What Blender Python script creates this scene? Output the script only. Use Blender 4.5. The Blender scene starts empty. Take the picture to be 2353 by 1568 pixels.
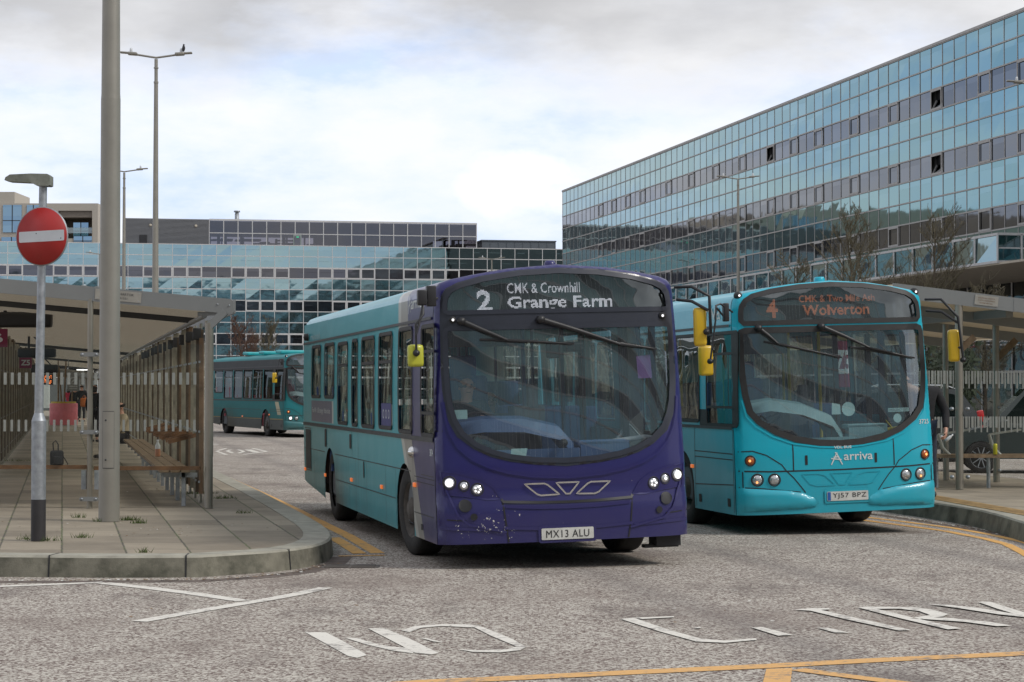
import bpy, bmesh, math, random
from mathutils import Vector, Matrix, noise
from mathutils.geometry import delaunay_2d_cdt
random.seed(7)
rad = math.radians
scene = bpy.context.scene
COL = scene.collection
# ------------------------------------------------------------------ camera
F, CX, CY, EYE = 4900.0, 1176.5, 784.0, 1.75
PITCH = math.atan(109/4900)
cd = bpy.data.cameras.new('camera'); cam = bpy.data.objects.new('camera', cd); COL.objects.link(cam)
cd.sensor_width = 36; cd.lens = 36*F/2353; cd.clip_start = .1; cd.clip_end = 6000
cam.location = (0, 0, EYE); cam.rotation_euler = (math.pi/2+PITCH, 0, 0)
scene.camera = cam
scene.render.resolution_x = 1024; scene.render.resolution_y = 682
# ------------------------------------------------------------------ world
SUN_EL, SUN_AZ = rad(44), rad(112)      # azimuth measured from +Y clockwise
w = bpy.data.worlds.new("World"); scene.world = w; w.use_nodes = True
nt = w.node_tree; nt.nodes.clear()
def wn(t, **k):
    n = nt.nodes.new(t)
    for a, b in k.items(): setattr(n, a, b)
    return n
L = nt.links.new
out = wn('ShaderNodeOutputWorld'); bg = wn('ShaderNodeBackground'); L(bg.outputs[0], out.inputs[0])
sky = wn('ShaderNodeTexSky', sky_type='NISHITA', sun_disc=False, sun_elevation=SUN_EL, sun_rotation=SUN_AZ)
tc = wn('ShaderNodeTexCoord'); sep = wn('ShaderNodeSeparateXYZ'); L(tc.outputs['Generated'], sep.inputs[0])
def wmath(op, a, b=None, c=None, clamp=False):
    n = wn('ShaderNodeMath', operation=op, use_clamp=clamp)
    for i, v in enumerate((a, b, c)):
        if v is None: continue
        if isinstance(v, (int, float)): n.inputs[i].default_value = v
        else: L(v, n.inputs[i])
    return n.outputs[0]
def wnoise(sc, det, rough, vec, seed=0.0):
    n = wn('ShaderNodeTexNoise', noise_dimensions='4D'); n.inputs['Scale'].default_value = sc
    n.inputs['Detail'].default_value = det; n.inputs['Roughness'].default_value = rough; n.inputs['W'].default_value = seed
    L(vec, n.inputs['Vector']); return n.outputs['Fac']
def wramp(f, pts):
    r = wn('ShaderNodeValToRGB'); L(f, r.inputs[0]); e = r.color_ramp.elements
    e[0].position, e[0].color = pts[0][0], (*pts[0][1], 1)
    e[1].position, e[1].color = pts[-1][0], (*pts[-1][1], 1)
    for p, c in pts[1:-1]:
        x = e.new(p); x.color = (*c, 1)
    return r.outputs[0]
def wmix(f, a, b):
    n = wn('ShaderNodeMix', data_type='RGBA'); L(f, n.inputs['Factor'])
    for i, v in ((6, a), (7, b)):
        if isinstance(v, tuple): n.inputs[i].default_value = (*v, 1)
        else: L(v, n.inputs[i])
    return n.outputs[2]
mp = wn('ShaderNodeMapping'); mp.inputs['Scale'].default_value = (1, 1, 2.6); L(tc.outputs['Generated'], mp.inputs[0])
V = mp.outputs[0]
n_big = wnoise(3.2, 9, .58, V, 1.3); n_mid = wnoise(9, 9, .6, V, 4.1); n_fine = wnoise(4.6, 10, .55, V, 9.7)
z = sep.outputs[2]
# pale broken veil: white with washed blue between
veil = wramp(n_mid, [(.38, (5.2, 6.2, 8.2)), (.49, (6.7, 7.2, 8.4)), (.60, (7.5, 7.6, 8.0))])
nish = wn('ShaderNodeMix', data_type='RGBA'); nish.inputs['Factor'].default_value = .93; L(sky.outputs[0], nish.inputs[6]); L(veil, nish.inputs[7])
base = nish.outputs[2]
# darker cloud sheet starting a few degrees up, with a ragged edge
az_ = wmath('DIVIDE', sep.outputs[0], wmath('MAXIMUM', wmath('ABSOLUTE', sep.outputs[1]), .05))
edge = wmath('ADD', wmath('ADD', z, wmath('MULTIPLY', wmath('SUBTRACT', n_big, .5), .26)), wmath('MULTIPLY', wmath('COSINE', wmath('MULTIPLY', wmath('SUBTRACT', az_, .055), 25.0)), .018))
m_dark = wmath('MULTIPLY', wmath('SUBTRACT', edge, .150), 26.0, clamp=True)
hole = wmath('MULTIPLY', wmath('SUBTRACT', wnoise(2.1, 6, .55, V, 22.0), .47), 9.0, clamp=True)
high = wmath('MULTIPLY', wmath('SUBTRACT', z, .24), 3.0, clamp=True)
m_dark = wmath('MULTIPLY', m_dark, wmath('SUBTRACT', 1.0, wmath('MULTIPLY', hole, high)))
dark = wramp(n_fine, [(.34, (3.3, 3.3, 3.4)), (.5, (4.6, 4.6, 4.7)), (.66, (6.6, 6.6, 6.7))])
colr = wmix(wmath('MULTIPLY', m_dark, .92), base, dark)
# a bright cumulus head low in the sky ahead
def blob(ax, el, sx, sz):
    dx = wmath('MULTIPLY', wmath('SUBTRACT', wmath('DIVIDE', sep.outputs[0], wmath('MAXIMUM', sep.outputs[1], .01)), ax), 1/sx)
    dz = wmath('MULTIPLY', wmath('SUBTRACT', z, el), 1/sz)
    r2 = wmath('ADD', wmath('MULTIPLY', dx, dx), wmath('MULTIPLY', dz, dz))
    r2 = wmath('ADD', r2, wmath('MULTIPLY', wmath('SUBTRACT', n_fine2, .5), 9.0))
    front = wmath('GREATER_THAN', sep.outputs[1], 0.0)
    return wmath('MULTIPLY', wmath('MULTIPLY', wmath('SUBTRACT', 1.7, r2), .55, clamp=True), front)
n_fine2 = wnoise(26, 8, .6, tc.outputs['Generated'], 3.3)
colr = wmix(wmath('MULTIPLY', blob(.008, .094, .024, .012), .5), colr, (9.0, 8.9, 8.75))
L(colr, bg.inputs['Color']); bg.inputs['Strength'].default_value = .1
# ------------------------------------------------------------------ sun
sd = bpy.data.lights.new('sun', 'SUN'); sd.energy = 1.5; sd.angle = rad(14); sd.color = (1, .95, .88)
so = bpy.data.objects.new('sun', sd); COL.objects.link(so)
sdir = Vector((math.sin(SUN_AZ)*math.cos(SUN_EL), math.cos(SUN_AZ)*math.cos(SUN_EL), math.sin(SUN_EL)))
so.rotation_euler = sdir.to_track_quat('Z', 'Y').to_euler(); so.location = (30, -40, 60)
scene.view_settings.view_transform = 'Standard'; scene.view_settings.look = 'None'
scene.view_settings.gamma = 1; scene.view_settings.exposure = .45
scene.render.engine = 'CYCLES'
scene.cycles.max_bounces = 10; scene.cycles.transparent_max_bounces = 24; scene.cycles.glossy_bounces = 5
# ------------------------------------------------------------------ pixel -> place
def ray(px, py):
    x = (px-CX)/F; zz = -(py-CY)/F
    return Vector((x, math.cos(PITCH)-math.sin(PITCH)*zz, math.sin(PITCH)+math.cos(PITCH)*zz))
def G(px, py, z0=0.0):                       # point of the plane z = z0 seen at that photo position
    r = ray(px, py); t = (z0-EYE)/r.z
    return Vector((r.x*t, r.y*t, z0))
def D(px, py, d):                            # point at distance d (along +Y)
    r = ray(px, py); t = d/r.y
    return Vector((r.x*t, d, EYE+r.z*t))
TH = rad(11.9)
FW = Vector((-math.sin(TH), math.cos(TH), 0))        # the station's long axis, away from the camera
RT = Vector((math.cos(TH), math.sin(TH), 0))
# ------------------------------------------------------------------ materials
MATS = {}
class NB:
    def __init__(s, name):
        s.m = bpy.data.materials.new(name); s.m.use_nodes = True; s.t = s.m.node_tree
        s.b = s.t.nodes['Principled BSDF']; s.o = s.t.nodes['Material Output']
    def n(s, t, **k):
        q = s.t.nodes.new(t)
        for a, b in k.items(): setattr(q, a, b)
        return q
    def l(s, a, b): s.t.links.new(a, b)
    def val(s, sock, v):
        if isinstance(v, (int, float)): sock.default_value = v
        elif isinstance(v, tuple): sock.default_value = (*v, 1) if len(v) == 3 and sock.type == 'RGBA' else v
        else: s.l(v, sock)
    def math(s, op, a, b=None, c=None, clamp=False):
        q = s.n('ShaderNodeMath', operation=op, use_clamp=clamp)
        for i, v in enumerate((a, b, c)):
            if v is not None: s.val(q.inputs[i], v)
        return q.outputs[0]
    def mix(s, f, a, b, blend='MIX'):
        q = s.n('ShaderNodeMix', data_type='RGBA', blend_type=blend); s.val(q.inputs['Factor'], f)
        s.val(q.inputs[6], a); s.val(q.inputs[7], b); return q.outputs[2]
    def coord(s, kind='Object'): return s.n('ShaderNodeTexCoord').outputs[kind]
    def sep(s, v):
        q = s.n('ShaderNodeSeparateXYZ'); s.l(v, q.inputs[0]); return q.outputs
    def mapping(s, v, sc=(1, 1, 1), rot=(0, 0, 0)):
        q = s.n('ShaderNodeMapping'); s.l(v, q.inputs[0]); q.inputs['Scale'].default_value = sc; q.inputs['Rotation'].default_value = rot; return q.outputs[0]
    def noise(s, v, sc, det=4, rough=.55, out='Fac'):
        q = s.n('ShaderNodeTexNoise'); s.l(v, q.inputs['Vector']); q.inputs['Scale'].default_value = sc
        q.inputs['Detail'].default_value = det; q.inputs['Roughness'].default_value = rough; return q.outputs[out]
    def ramp(s, f, pts, interp='LINEAR'):
        q = s.n('ShaderNodeValToRGB'); s.l(f, q.inputs[0]); q.color_ramp.interpolation = interp; e = q.color_ramp.elements
        e[0].position, e[0].color = pts[0][0], (*pts[0][1], 1)
        e[1].position, e[1].color = pts[-1][0], (*pts[-1][1], 1)
        for p, c in pts[1:-1]:
            x = e.new(p); x.color = (*c, 1)
        return q.outputs[0]
    def bump(s, h, st=.3, dist=.01, nrm=None):
        q = s.n('ShaderNodeBump'); s.l(h, q.inputs['Height']); q.inputs['Strength'].default_value = st; q.inputs['Distance'].default_value = dist
        if nrm: s.l(nrm, q.inputs['Normal'])
        return q.outputs[0]
    def set(s, **k):
        for a, v in k.items(): s.val(s.b.inputs[a.replace('_', ' ')], v)
        return s
def mat(name, col, rough=.6, metal=0.0, var=.12, sc=6.0, bump=0.0, bsc=40.0, coat=0.0, emit=None, estr=1.0, dirt=None, spec=.5):
    if name in MATS: return MATS[name]
    q = NB(name); v = q.coord()
    f = q.noise(v, sc, 5, .6)
    c0 = tuple(c*(1-var) for c in col); c1 = tuple(min(1, c*(1+var)) for c in col)
    c = q.ramp(f, [(.3, c0), (.7, c1)])
    if dirt:
        f2 = q.noise(v, dirt[1], 6, .65); c = q.mix(q.math('MULTIPLY', q.math('SUBTRACT', f2, dirt[3] if len(dirt) > 3 else .5), 4*dirt[2], clamp=True), c, dirt[0])
    q.set(Base_Color=c, Metallic=metal)
    q.b.inputs['Specular IOR Level'].default_value = spec
    q.set(Roughness=q.math('ADD', rough-.06, q.math('MULTIPLY', q.noise(v, sc*2.3, 3), .12)))
    if coat: q.b.inputs['Coat Weight'].default_value = coat; q.b.inputs['Coat Roughness'].default_value = .06
    if bump: q.set(Normal=q.bump(q.noise(v, bsc, 5, .6), .5, bump))
    if emit: q.b.inputs['Emission Color'].default_value = (*emit, 1); q.b.inputs['Emission Strength'].default_value = estr
    MATS[name] = q.m; return q.m
def glass_mat(name, tint, refl=.06, gl=(1, 1, 1), wave=.0, rough=0.0, ior=1.5, grime=0.0):
    q = NB(name); q.t.nodes.remove(q.b)
    tr = q.n('ShaderNodeBsdfTransparent'); tr.inputs[0].default_value = (*tint, 1)
    g = q.n('ShaderNodeBsdfGlossy'); g.inputs[0].default_value = (*gl, 1); g.inputs['Roughness'].default_value = rough
    lw = q.n('ShaderNodeLayerWeight'); lw.inputs[0].default_value = .5
    f = q.math('ADD', q.math('MULTIPLY', q.math('POWER', lw.outputs['Facing'], 5.0), .9), refl+.04, clamp=True)
    if wave:
        nb = q.bump(q.noise(q.coord(), 1.1, 1, .3), 1.0, wave); q.l(nb, g.inputs['Normal'])
    m = q.n('ShaderNodeMixShader'); q.l(f, m.inputs[0]); q.l(tr.outputs[0], m.inputs[1]); q.l(g.outputs[0], m.inputs[2])
    last = m.outputs[0]
    if grime:
        d = q.n('ShaderNodeBsdfDiffuse'); d.inputs[0].default_value = (.32, .34, .33, 1)
        m2 = q.n('ShaderNodeMixShader'); q.l(q.math('MULTIPLY', q.noise(q.coord(), 3.0, 5, .6), grime), m2.inputs[0]); q.l(last, m2.inputs[1]); q.l(d.outputs[0], m2.inputs[2]); last = m2.outputs[0]
    q.l(last, q.o.inputs[0]); MATS[name] = q.m; return q.m
# ------------------------------------------------------------------ mesh builder
def rr(x0, z0, x1, z1, r=.05, n=4):
    pts = []
    for cx, cz, a0 in ((x1-r, z1-r, 0), (x0+r, z1-r, 90), (x0+r, z0+r, 180), (x1-r, z0+r, 270)):
        for i in range(n+1):
            a = rad(a0+90*i/n); pts.append((cx+r*math.cos(a), cz+r*math.sin(a)))
    return pts
def circ(cx, cz, r, n=20): return [(cx+r*math.cos(2*math.pi*i/n), cz+r*math.sin(2*math.pi*i/n)) for i in range(n)]
def inside(p, poly):
    x, y = p; c = False; j = len(poly)-1
    for i in range(len(poly)):
        xi, yi = poly[i]; xj, yj = poly[j]
        if (yi > y) != (yj > y) and x < (xj-xi)*(y-yi)/(yj-yi)+xi: c = not c
        j = i
    return c
def dens(poly, s, closed=True):
    o = []; n = len(poly)
    for i in range(n if closed else n-1):
        a = poly[i]; b = poly[(i+1) % n]; d = math.dist(a, b); k = max(1, math.ceil(d/s))
        for j in range(k): o.append((a[0]+(b[0]-a[0])*j/k, a[1]+(b[1]-a[1])*j/k))
    if not closed: o.append(tuple(poly[-1]))
    return o
def cdt(outer, holes=(), s=.1, extra=()):
    vs = []; es = []
    for lp in [outer]+list(holes):
        lp = dens(lp, s); b = len(vs); vs += [Vector(p) for p in lp]; es += [(b+i, b+(i+1) % len(lp)) for i in range(len(lp))]
    xs = [p[0] for p in outer]; ys = [p[1] for p in outer]
    nx = int((max(xs)-min(xs))/s); ny = int((max(ys)-min(ys))/s)
    for i in range(1, nx):
        for j in range(1, ny):
            p = (min(xs)+(i+.013)*s, min(ys)+(j+.017)*s)
            if inside(p, outer) and not any(inside(p, h) for h in holes): vs.append(Vector(p))
    for p in extra:
        if inside(p, outer) and not any(inside(p, h) for h in holes): vs.append(Vector(p))
    r = delaunay_2d_cdt(vs, es, [], 0, 1e-5)
    V2, F2 = r[0], r[2]; fs = []
    for f in F2:
        c = sum((V2[i] for i in f), Vector((0, 0)))/len(f)
        if inside(c, outer) and not any(inside(c, h) for h in holes): fs.append(list(f))
    return [(v.x, v.y) for v in V2], fs
class MB:
    def __init__(s): s.v = []; s.f = []; s.mi = []; s.sm = []; s.cur = 0; s.smooth = False; s.M = Matrix()
    def mat(s, i): s.cur = i; return s
    def at(s, M): s.M = M; return s
    def add(s, vs, fs, smooth=None):
        b = len(s.v); s.v += [tuple(s.M @ Vector(p)) for p in vs]
        for f in fs: s.f.append([b+i for i in f]); s.mi.append(s.cur); s.sm.append(s.smooth if smooth is None else smooth)
        return s
    def box(s, x0, y0, z0, x1, y1, z1):
        vs = [(x, y, z) for x in (x0, x1) for y in (y0, y1) for z in (z0, z1)]
        return s.add(vs, [(0, 1, 3, 2), (4, 6, 7, 5), (0, 4, 5, 1), (2, 3, 7, 6), (0, 2, 6, 4), (1, 5, 7, 3)], False)
    def cbox(s, c, size, R=None, bev=0.0):
        hx, hy, hz = (k/2 for k in size)
        if not bev:
            vs = [Vector((x, y, z)) for x in (-hx, hx) for y in (-hy, hy) for z in (-hz, hz)]
            fs = [(0, 1, 3, 2), (4, 6, 7, 5), (0, 4, 5, 1), (2, 3, 7, 6), (0, 2, 6, 4), (1, 5, 7, 3)]
        else:
            bm = bmesh.new(); bmesh.ops.create_cube(bm, size=1)
            for v in bm.verts: v.co = Vector((v.co.x*size[0], v.co.y*size[1], v.co.z*size[2]))
            bmesh.ops.bevel(bm, geom=bm.edges[:], offset=bev, segments=2, profile=.6, affect='EDGES')
            bm.verts.index_update(); vs = [v.co.copy() for v in bm.verts]; fs = [[v.index for v in f.verts] for f in bm.faces]; bm.free()
        R = R or Matrix.Identity(3); c = Vector(c)
        return s.add([c+R @ v for v in vs], fs, bool(bev))
    def beam(s, a, b, wx, wz, up=(0, 0, 1)):
        a = Vector(a); b = Vector(b); d = (b-a).normalized(); u = Vector(up)
        if abs(d.dot(u)) > .99: u = Vector((0, 1, 0))
        x = d.cross(u).normalized(); zz = x.cross(d)
        vs = [p+x*i*wx/2+zz*j*wz/2 for p in (a, b) for i, j in ((-1, -1), (1, -1), (1, 1), (-1, 1))]
        return s.add(vs, [(0, 1, 2, 3), (7, 6, 5, 4), (0, 4, 5, 1), (1, 5, 6, 2), (2, 6, 7, 3), (3, 7, 4, 0)], False)
    def tube(s, pts, r, n=10, cap=True):
        pts = [Vector(p) for p in pts]; rs = r if isinstance(r, (list, tuple)) else [r]*len(pts); vs = []; fs = []
        ref = None
        for i, p in enumerate(pts):
            d = (pts[min(i+1, len(pts)-1)]-pts[max(i-1, 0)]).normalized()
            if ref is None: ref = d.orthogonal().normalized()
            ref = (ref-d*ref.dot(d)).normalized(); q = d.cross(ref)
            for k in range(n):
                a = 2*math.pi*k/n; vs.append(p+(ref*math.cos(a)+q*math.sin(a))*rs[i])
        for i in range(len(pts)-1):
            for k in range(n): fs.append((i*n+k, i*n+(k+1) % n, (i+1)*n+(k+1) % n, (i+1)*n+k))
        s.add(vs, fs, True)
        if cap:
            s.add(vs[:n], [list(range(n))[::-1]], False); s.add(vs[-n:], [list(range(n))], False)
        return s
    def lathe(s, prof, axis='z', c=(0, 0, 0), n=24):       # prof: (radius, height)
        vs = []; fs = []; c = Vector(c)
        for r, h in prof:
            for k in range(n):
                a = 2*math.pi*k/n; x, y = r*math.cos(a), r*math.sin(a)
                vs.append(c+Vector({'z': (x, y, h), 'x': (h, x, y), 'y': (x, h, y)}[axis]))
        for i in range(len(prof)-1):
            for k in range(n): fs.append((i*n+k, i*n+(k+1) % n, (i+1)*n+(k+1) % n, (i+1)*n+k))
        return s.add(vs, fs, True)
    def prism(s, poly, z0, z1, fn=None):                   # outline in xy, or through fn(u, v, h)
        fn = fn or (lambda u, v, h: (u, v, h)); n = len(poly)
        vs = [fn(p[0], p[1], z0) for p in poly]+[fn(p[0], p[1], z1) for p in poly]
        tv, tf = cdt(poly, s=1e9)
        s.add(vs, [(i, (i+1) % n, n+(i+1) % n, n+i) for i in range(n)], False)
        s.add([fn(a, b, z0) for a, b in tv], [f[::-1] for f in tf], False)
        return s.add([fn(a, b, z1) for a, b in tv], tf, False)
    def sheet(s, outer, fn, holes=(), sp=.1, extra=(), smooth=True):
        tv, tf = cdt(outer, holes, sp, extra); return s.add([fn(a, b) for a, b in tv], tf, smooth)
    def strip(s, line, w, fn, sp=.08, closed=False, smooth=True):        # ribbon along a 2-D polyline
        ln = dens(line, sp, closed); n = len(ln); vs = []
        for i, p in enumerate(ln):
            a = ln[(i-1) % n] if closed or i else p; b = ln[(i+1) % n] if closed or i < n-1 else p
            dx, dz = b[0]-a[0], b[1]-a[1]; k = math.hypot(dx, dz) or 1
            vs.append(fn(p[0]-dz/k*w/2, p[1]+dx/k*w/2)); vs.append(fn(p[0]+dz/k*w/2, p[1]-dx/k*w/2))
        m = n if closed else n-1
        return s.add(vs, [(2*i, 2*i+1, (2*i+3) % (2*n), (2*i+2) % (2*n)) for i in range(m)], smooth)
    def build(s, name, mats, parent=None, kind=None, smooth_angle=None):
        me = bpy.data.meshes.new(name); me.from_pydata(s.v, [], s.f)
        for m in (mats if isinstance(mats, (list, tuple)) else [mats]): me.materials.append(m)
        for p, i, q in zip(me.polygons, s.mi, s.sm): p.material_index = i; p.use_smooth = q
        me.update(); me.validate()
        o = bpy.data.objects.new(name, me); COL.objects.link(o)
        if parent: o.parent = parent
        if kind: o['kind'] = kind
        return o
def tag(o, label=None, cat=None, group=None, kind=None):
    if label: o['label'] = label
    if cat: o['category'] = cat
    if group: o['group'] = group
    if kind: o['kind'] = kind
    return o
def thing(name, label, cat, loc=(0, 0, 0), rot=(0, 0, 0), group=None):
    o = bpy.data.objects.new(name, None); COL.objects.link(o); o.location = loc; o.rotation_euler = rot
    o.empty_display_size = .3
    return tag(o, label, cat, group)
KIDS = {}
def copy_tree(o, label=None, loc=None, rot=None, parent=None, scale=None):
    c = o.copy(); COL.objects.link(c)
    if parent is not None: c.parent = parent
    if label: c['label'] = label
    if loc is not None: c.location = loc
    if rot is not None: c.rotation_euler = rot
    if scale is not None: c.scale = scale
    for ch in [x for x in o.children]: copy_tree(ch, parent=c)
    return c
def text2d(s, size=1.0, bold=0.0, align='LEFT', space=1.0):
    cu = bpy.data.curves.new('t', 'FONT'); cu.body = s; cu.size = size; cu.offset = bold; cu.align_x = align; cu.space_character = space; cu.resolution_u = 3
    ob = bpy.data.objects.new('t', cu); COL.objects.link(ob)
    dg = bpy.context.evaluated_depsgraph_get(); me = ob.evaluated_get(dg).to_mesh()
    vs = [(v.co.x, v.co.y) for v in me.vertices]; fs = [list(p.vertices) for p in me.polygons]
    ob.evaluated_get(dg).to_mesh_clear(); bpy.data.objects.remove(ob); bpy.data.curves.remove(cu)
    return vs, fs
def fit(t, x0, y0, x1, y1):                  # scale text geometry into a box
    vs, fs = t; xs = [v[0] for v in vs]; ys = [v[1] for v in vs]; ax, ay = min(xs), min(ys)
    kx = (x1-x0)/(max(xs)-ax); ky = (y1-y0)/(max(ys)-ay)
    return [(x0+(v[0]-ax)*kx, y0+(v[1]-ay)*ky) for v in vs], fs
def dots(t, pitch):                          # LED raster of text geometry
    vs, fs = t; xs = [v[0] for v in vs]; ys = [v[1] for v in vs]; o = []
    polys = [[vs[i] for i in f] for f in fs]; bb = [(min(p[0] for p in q), max(p[0] for p in q), min(p[1] for p in q), max(p[1] for p in q)) for q in polys]
    y = min(ys)+pitch/2
    while y < max(ys):
        x = min(xs)+pitch/2
        while x < max(xs):
            if any(b[0] <= x <= b[1] and b[2] <= y <= b[3] and inside((x, y), p) for p, b in zip(polys, bb)): o.append((x, y))
            x += pitch
        y += pitch
    return o
# ------------------------------------------------------------------ shared materials
def road_material():
    q = NB('chipped_asphalt'); v = q.coord()
    flat = q.mapping(v, (1, 1, 0))
    vo = q.n('ShaderNodeTexVoronoi'); q.l(flat, vo.inputs['Vector']); vo.inputs['Scale'].default_value = 58
    h = q.sep(vo.outputs['Color'])[0]
    n1 = q.noise(flat, 34, 5, .7); n2 = q.noise(flat, .35, 5, .6); n3 = q.noise(flat, 3.5, 5, .65)
    k = q.math('ADD', q.math('ADD', q.math('MULTIPLY', h, .42), q.math('MULTIPLY', n1, .95)), q.math('MULTIPLY', n3, .25))
    c = q.ramp(k, [(.58, (.098, .070, .060)), (.74, (.19, .147, .128)), (.84, (.385, .355, .31)), (1.04, (.54, .51, .445))])
    c = q.mix(q.math('MULTIPLY', q.math('SUBTRACT', n2, .50), 3.0, clamp=True), c, (.19, .152, .13))
    st = q.ramp(q.noise(q.mapping(flat, (1, .45, 1), (0, 0, TH)), .9, 6, .7), [(.53, (0, 0, 0)), (.70, (.70, .70, .70))])
    c = q.mix(st, c, (.12, .098, .088))
    # tyre-polished tracks and an oily stain line along the driving line
    s = q.sep(flat)
    across = q.math('ADD', q.math('MULTIPLY', s[0], math.cos(TH)), q.math('MULTIPLY', s[1], math.sin(TH)))
    t1 = q.math('SUBTRACT', 1.0, q.math('MULTIPLY', q.math('ABSOLUTE', q.math('SUBTRACT', across, 4.95)), 2.6), clamp=True)
    t2 = q.math('SUBTRACT', 1.0, q.math('MULTIPLY', q.math('ABSOLUTE', q.math('SUBTRACT', across, 6.9)), 2.6), clamp=True)
    t3 = q.math('SUBTRACT', 1.0, q.math('MULTIPLY', q.math('ABSOLUTE', q.math('SUBTRACT', across, 9.2)), 2.4), clamp=True)
    track = q.math('MAXIMUM', t1, q.math('MAXIMUM', t2, t3))
    c = q.mix(q.math('MULTIPLY', track, q.math('MULTIPLY', n3, .75)), c, (.13, .115, .11))
    q.set(Base_Color=c, Roughness=.93); q.b.inputs['Specular IOR Level'].default_value = .25
    q.set(Normal=q.bump(q.math('ADD', h, n1), .45, .006)); return q.m
def paint_mark(name, col, worn):
    q = NB(name); v = q.coord(); vo = q.n('ShaderNodeTexVoronoi'); q.l(v, vo.inputs['Vector']); vo.inputs['Scale'].default_value = 60
    f = q.math('ADD', q.noise(v, 14, 6, .75), q.math('MULTIPLY', q.math('SUBTRACT', q.noise(v, 1.7, 3, .5), .5), .5))
    k = q.math('MULTIPLY', q.math('SUBTRACT', f, .5+.5*(.42-worn)), 7, clamp=True)
    c = q.mix(k, tuple(col), (.20, .18, .165)); c = q.mix(q.math('MULTIPLY', q.noise(v, 4, 4), .35), c, tuple(x*.62 for x in col))
    q.set(Base_Color=c, Roughness=.8, Normal=q.bump(q.noise(v, 60, 3), .4, .004)); return q.m
M_ROAD = road_material()
M_WHITE = paint_mark('worn_white_road_paint', (.70, .67, .60), .38)
M_YEL = paint_mark('worn_yellow_road_paint', (.68, .37, .10), .34)
M_YEL2 = paint_mark('faded_yellow_road_paint', (.68, .39, .14), .38)
def slab_material(name, w, d, x0, y0, moss=1.0, tone=1.0, skew=TH):
    q = NB(name); v = q.coord(); s = q.sep(v)
    u = q.math('DIVIDE', q.math('SUBTRACT', q.math('ADD', s[0], q.math('MULTIPLY', s[1], math.tan(skew))), x0), w)
    t = q.math('DIVIDE', q.math('SUBTRACT', s[1], y0), d)
    wob = q.math('MULTIPLY', q.math('SUBTRACT', q.noise(v, 5, 3), .5), .035)
    def joint(a, width):
        fr = q.math('FRACT', q.math('ADD', a, wob)); e = q.math('MINIMUM', fr, q.math('SUBTRACT', 1.0, fr))
        return q.math('SUBTRACT', 1.0, q.math('DIVIDE', e, width), clamp=True)
    ju = joint(u, .016/w); jt = joint(t, .011/d)
    cell = q.n('ShaderNodeCombineXYZ'); q.l(q.math('FLOOR', u), cell.inputs[0]); q.l(q.math('FLOOR', t), cell.inputs[1])
    wn_ = q.n('ShaderNodeTexWhiteNoise'); q.l(cell.outputs[0], wn_.inputs['Vector'])
    a = tuple(tone*x for x in (.17, .143, .105)); b = tuple(tone*x for x in (.345, .295, .22))
    f = q.math('ADD', q.math('MULTIPLY', wn_.outputs['Value'], .30), q.math('ADD', q.math('MULTIPLY', q.noise(v, 1.6, 6, .65), .55), q.math('MULTIPLY', q.noise(q.mapping(v, (1, 3.5, 1)), 2.5, 6, .7), .27)))
    c = q.ramp(f, [(.30, a), (.75, b)])
    c = q.mix(q.math('MULTIPLY', q.noise(v, 90, 3), .30), c, tuple(.45*x for x in a))
    green = q.ramp(q.noise(v, 2.2, 4, .6), [(.42, (.045, .042, .034)), (.58, (.075, .10, .030))])
    c = q.mix(q.math('MULTIPLY', ju, moss, clamp=True), c, green); c = q.mix(q.math('MULTIPLY', jt, .75), c, (.06, .055, .045))
    q.set(Base_Color=c, Roughness=.9, Normal=q.bump(q.math('SUBTRACT', q.noise(v, 70, 4), q.math('MAXIMUM', ju, jt)), .5, .008)); return q.m
M_SLAB = slab_material('paving_slabs', .61, .92, (390-0)*0, .35)
M_SLAB2 = slab_material('paving_slabs_pale', .61, .92, .2, .1, .5, 1.05)
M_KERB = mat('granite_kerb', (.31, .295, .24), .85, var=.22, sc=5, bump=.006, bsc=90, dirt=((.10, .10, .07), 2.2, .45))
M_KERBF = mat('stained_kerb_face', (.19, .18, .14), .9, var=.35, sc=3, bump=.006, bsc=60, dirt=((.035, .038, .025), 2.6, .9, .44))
M_GALV = mat('galvanised_steel', (.33, .35, .37), .5, .55, var=.22, sc=14)
M_POST = mat('brushed_grey_post', (.30, .275, .23), .38, .6, var=.10, sc=3)
M_LAMP = mat('lamp_post_grey', (.285, .27, .235), .45, .25, var=.07, sc=3, dirt=((.16, .15, .12), 1.2, .25))
M_FASC = mat('grey_fascia', (.235, .24, .235), .55, .2, var=.06, sc=2)
M_BLACK = mat('black_paint', (.018, .018, .02), .45)
M_RUB = mat('black_rubber', (.022, .022, .022), .6, var=.25, sc=12)
M_DARKM = mat('dark_metal', (.05, .052, .055), .5, .3)
M_WOOD = mat('weathered_timber', (.21, .145, .085), .8, var=.35, sc=9, bump=.004, bsc=60)
M_WOODR = mat('red_brown_timber', (.16, .075, .03), .75, var=.35, sc=6)
M_CONC = mat('pale_concrete', (.42, .38, .31), .85, var=.1, sc=2)
M_REDS = mat('red_sign_face', (.36, .018, .016), .45, var=.06)
M_WHTS = mat('grey_white_sign', (.58, .60, .62), .5, var=.06)
M_MAG = mat('maroon_sign', (.20, .012, .055), .5)
M_GRAS = mat('weed_green', (.07, .10, .025), .9, var=.4, sc=30)
M_GLASS = glass_mat('shelter_glass', (.93, .95, .93), -.02, wave=.002, grime=.015)
M_GDASH = mat('frosted_dash', (.28, .29, .265), .7)
LEDW = mat('white_led', (.8, .8, .85), .5, emit=(.95, .90, 1.0), estr=.72)
LEDA = mat('amber_led', (.5, .2, .1), .5, emit=(1.0, .30, .14), estr=.32)
LEDO = mat('orange_led', (.5, .2, .1), .5, emit=(1.0, .22, .05), estr=1.4)
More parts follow.
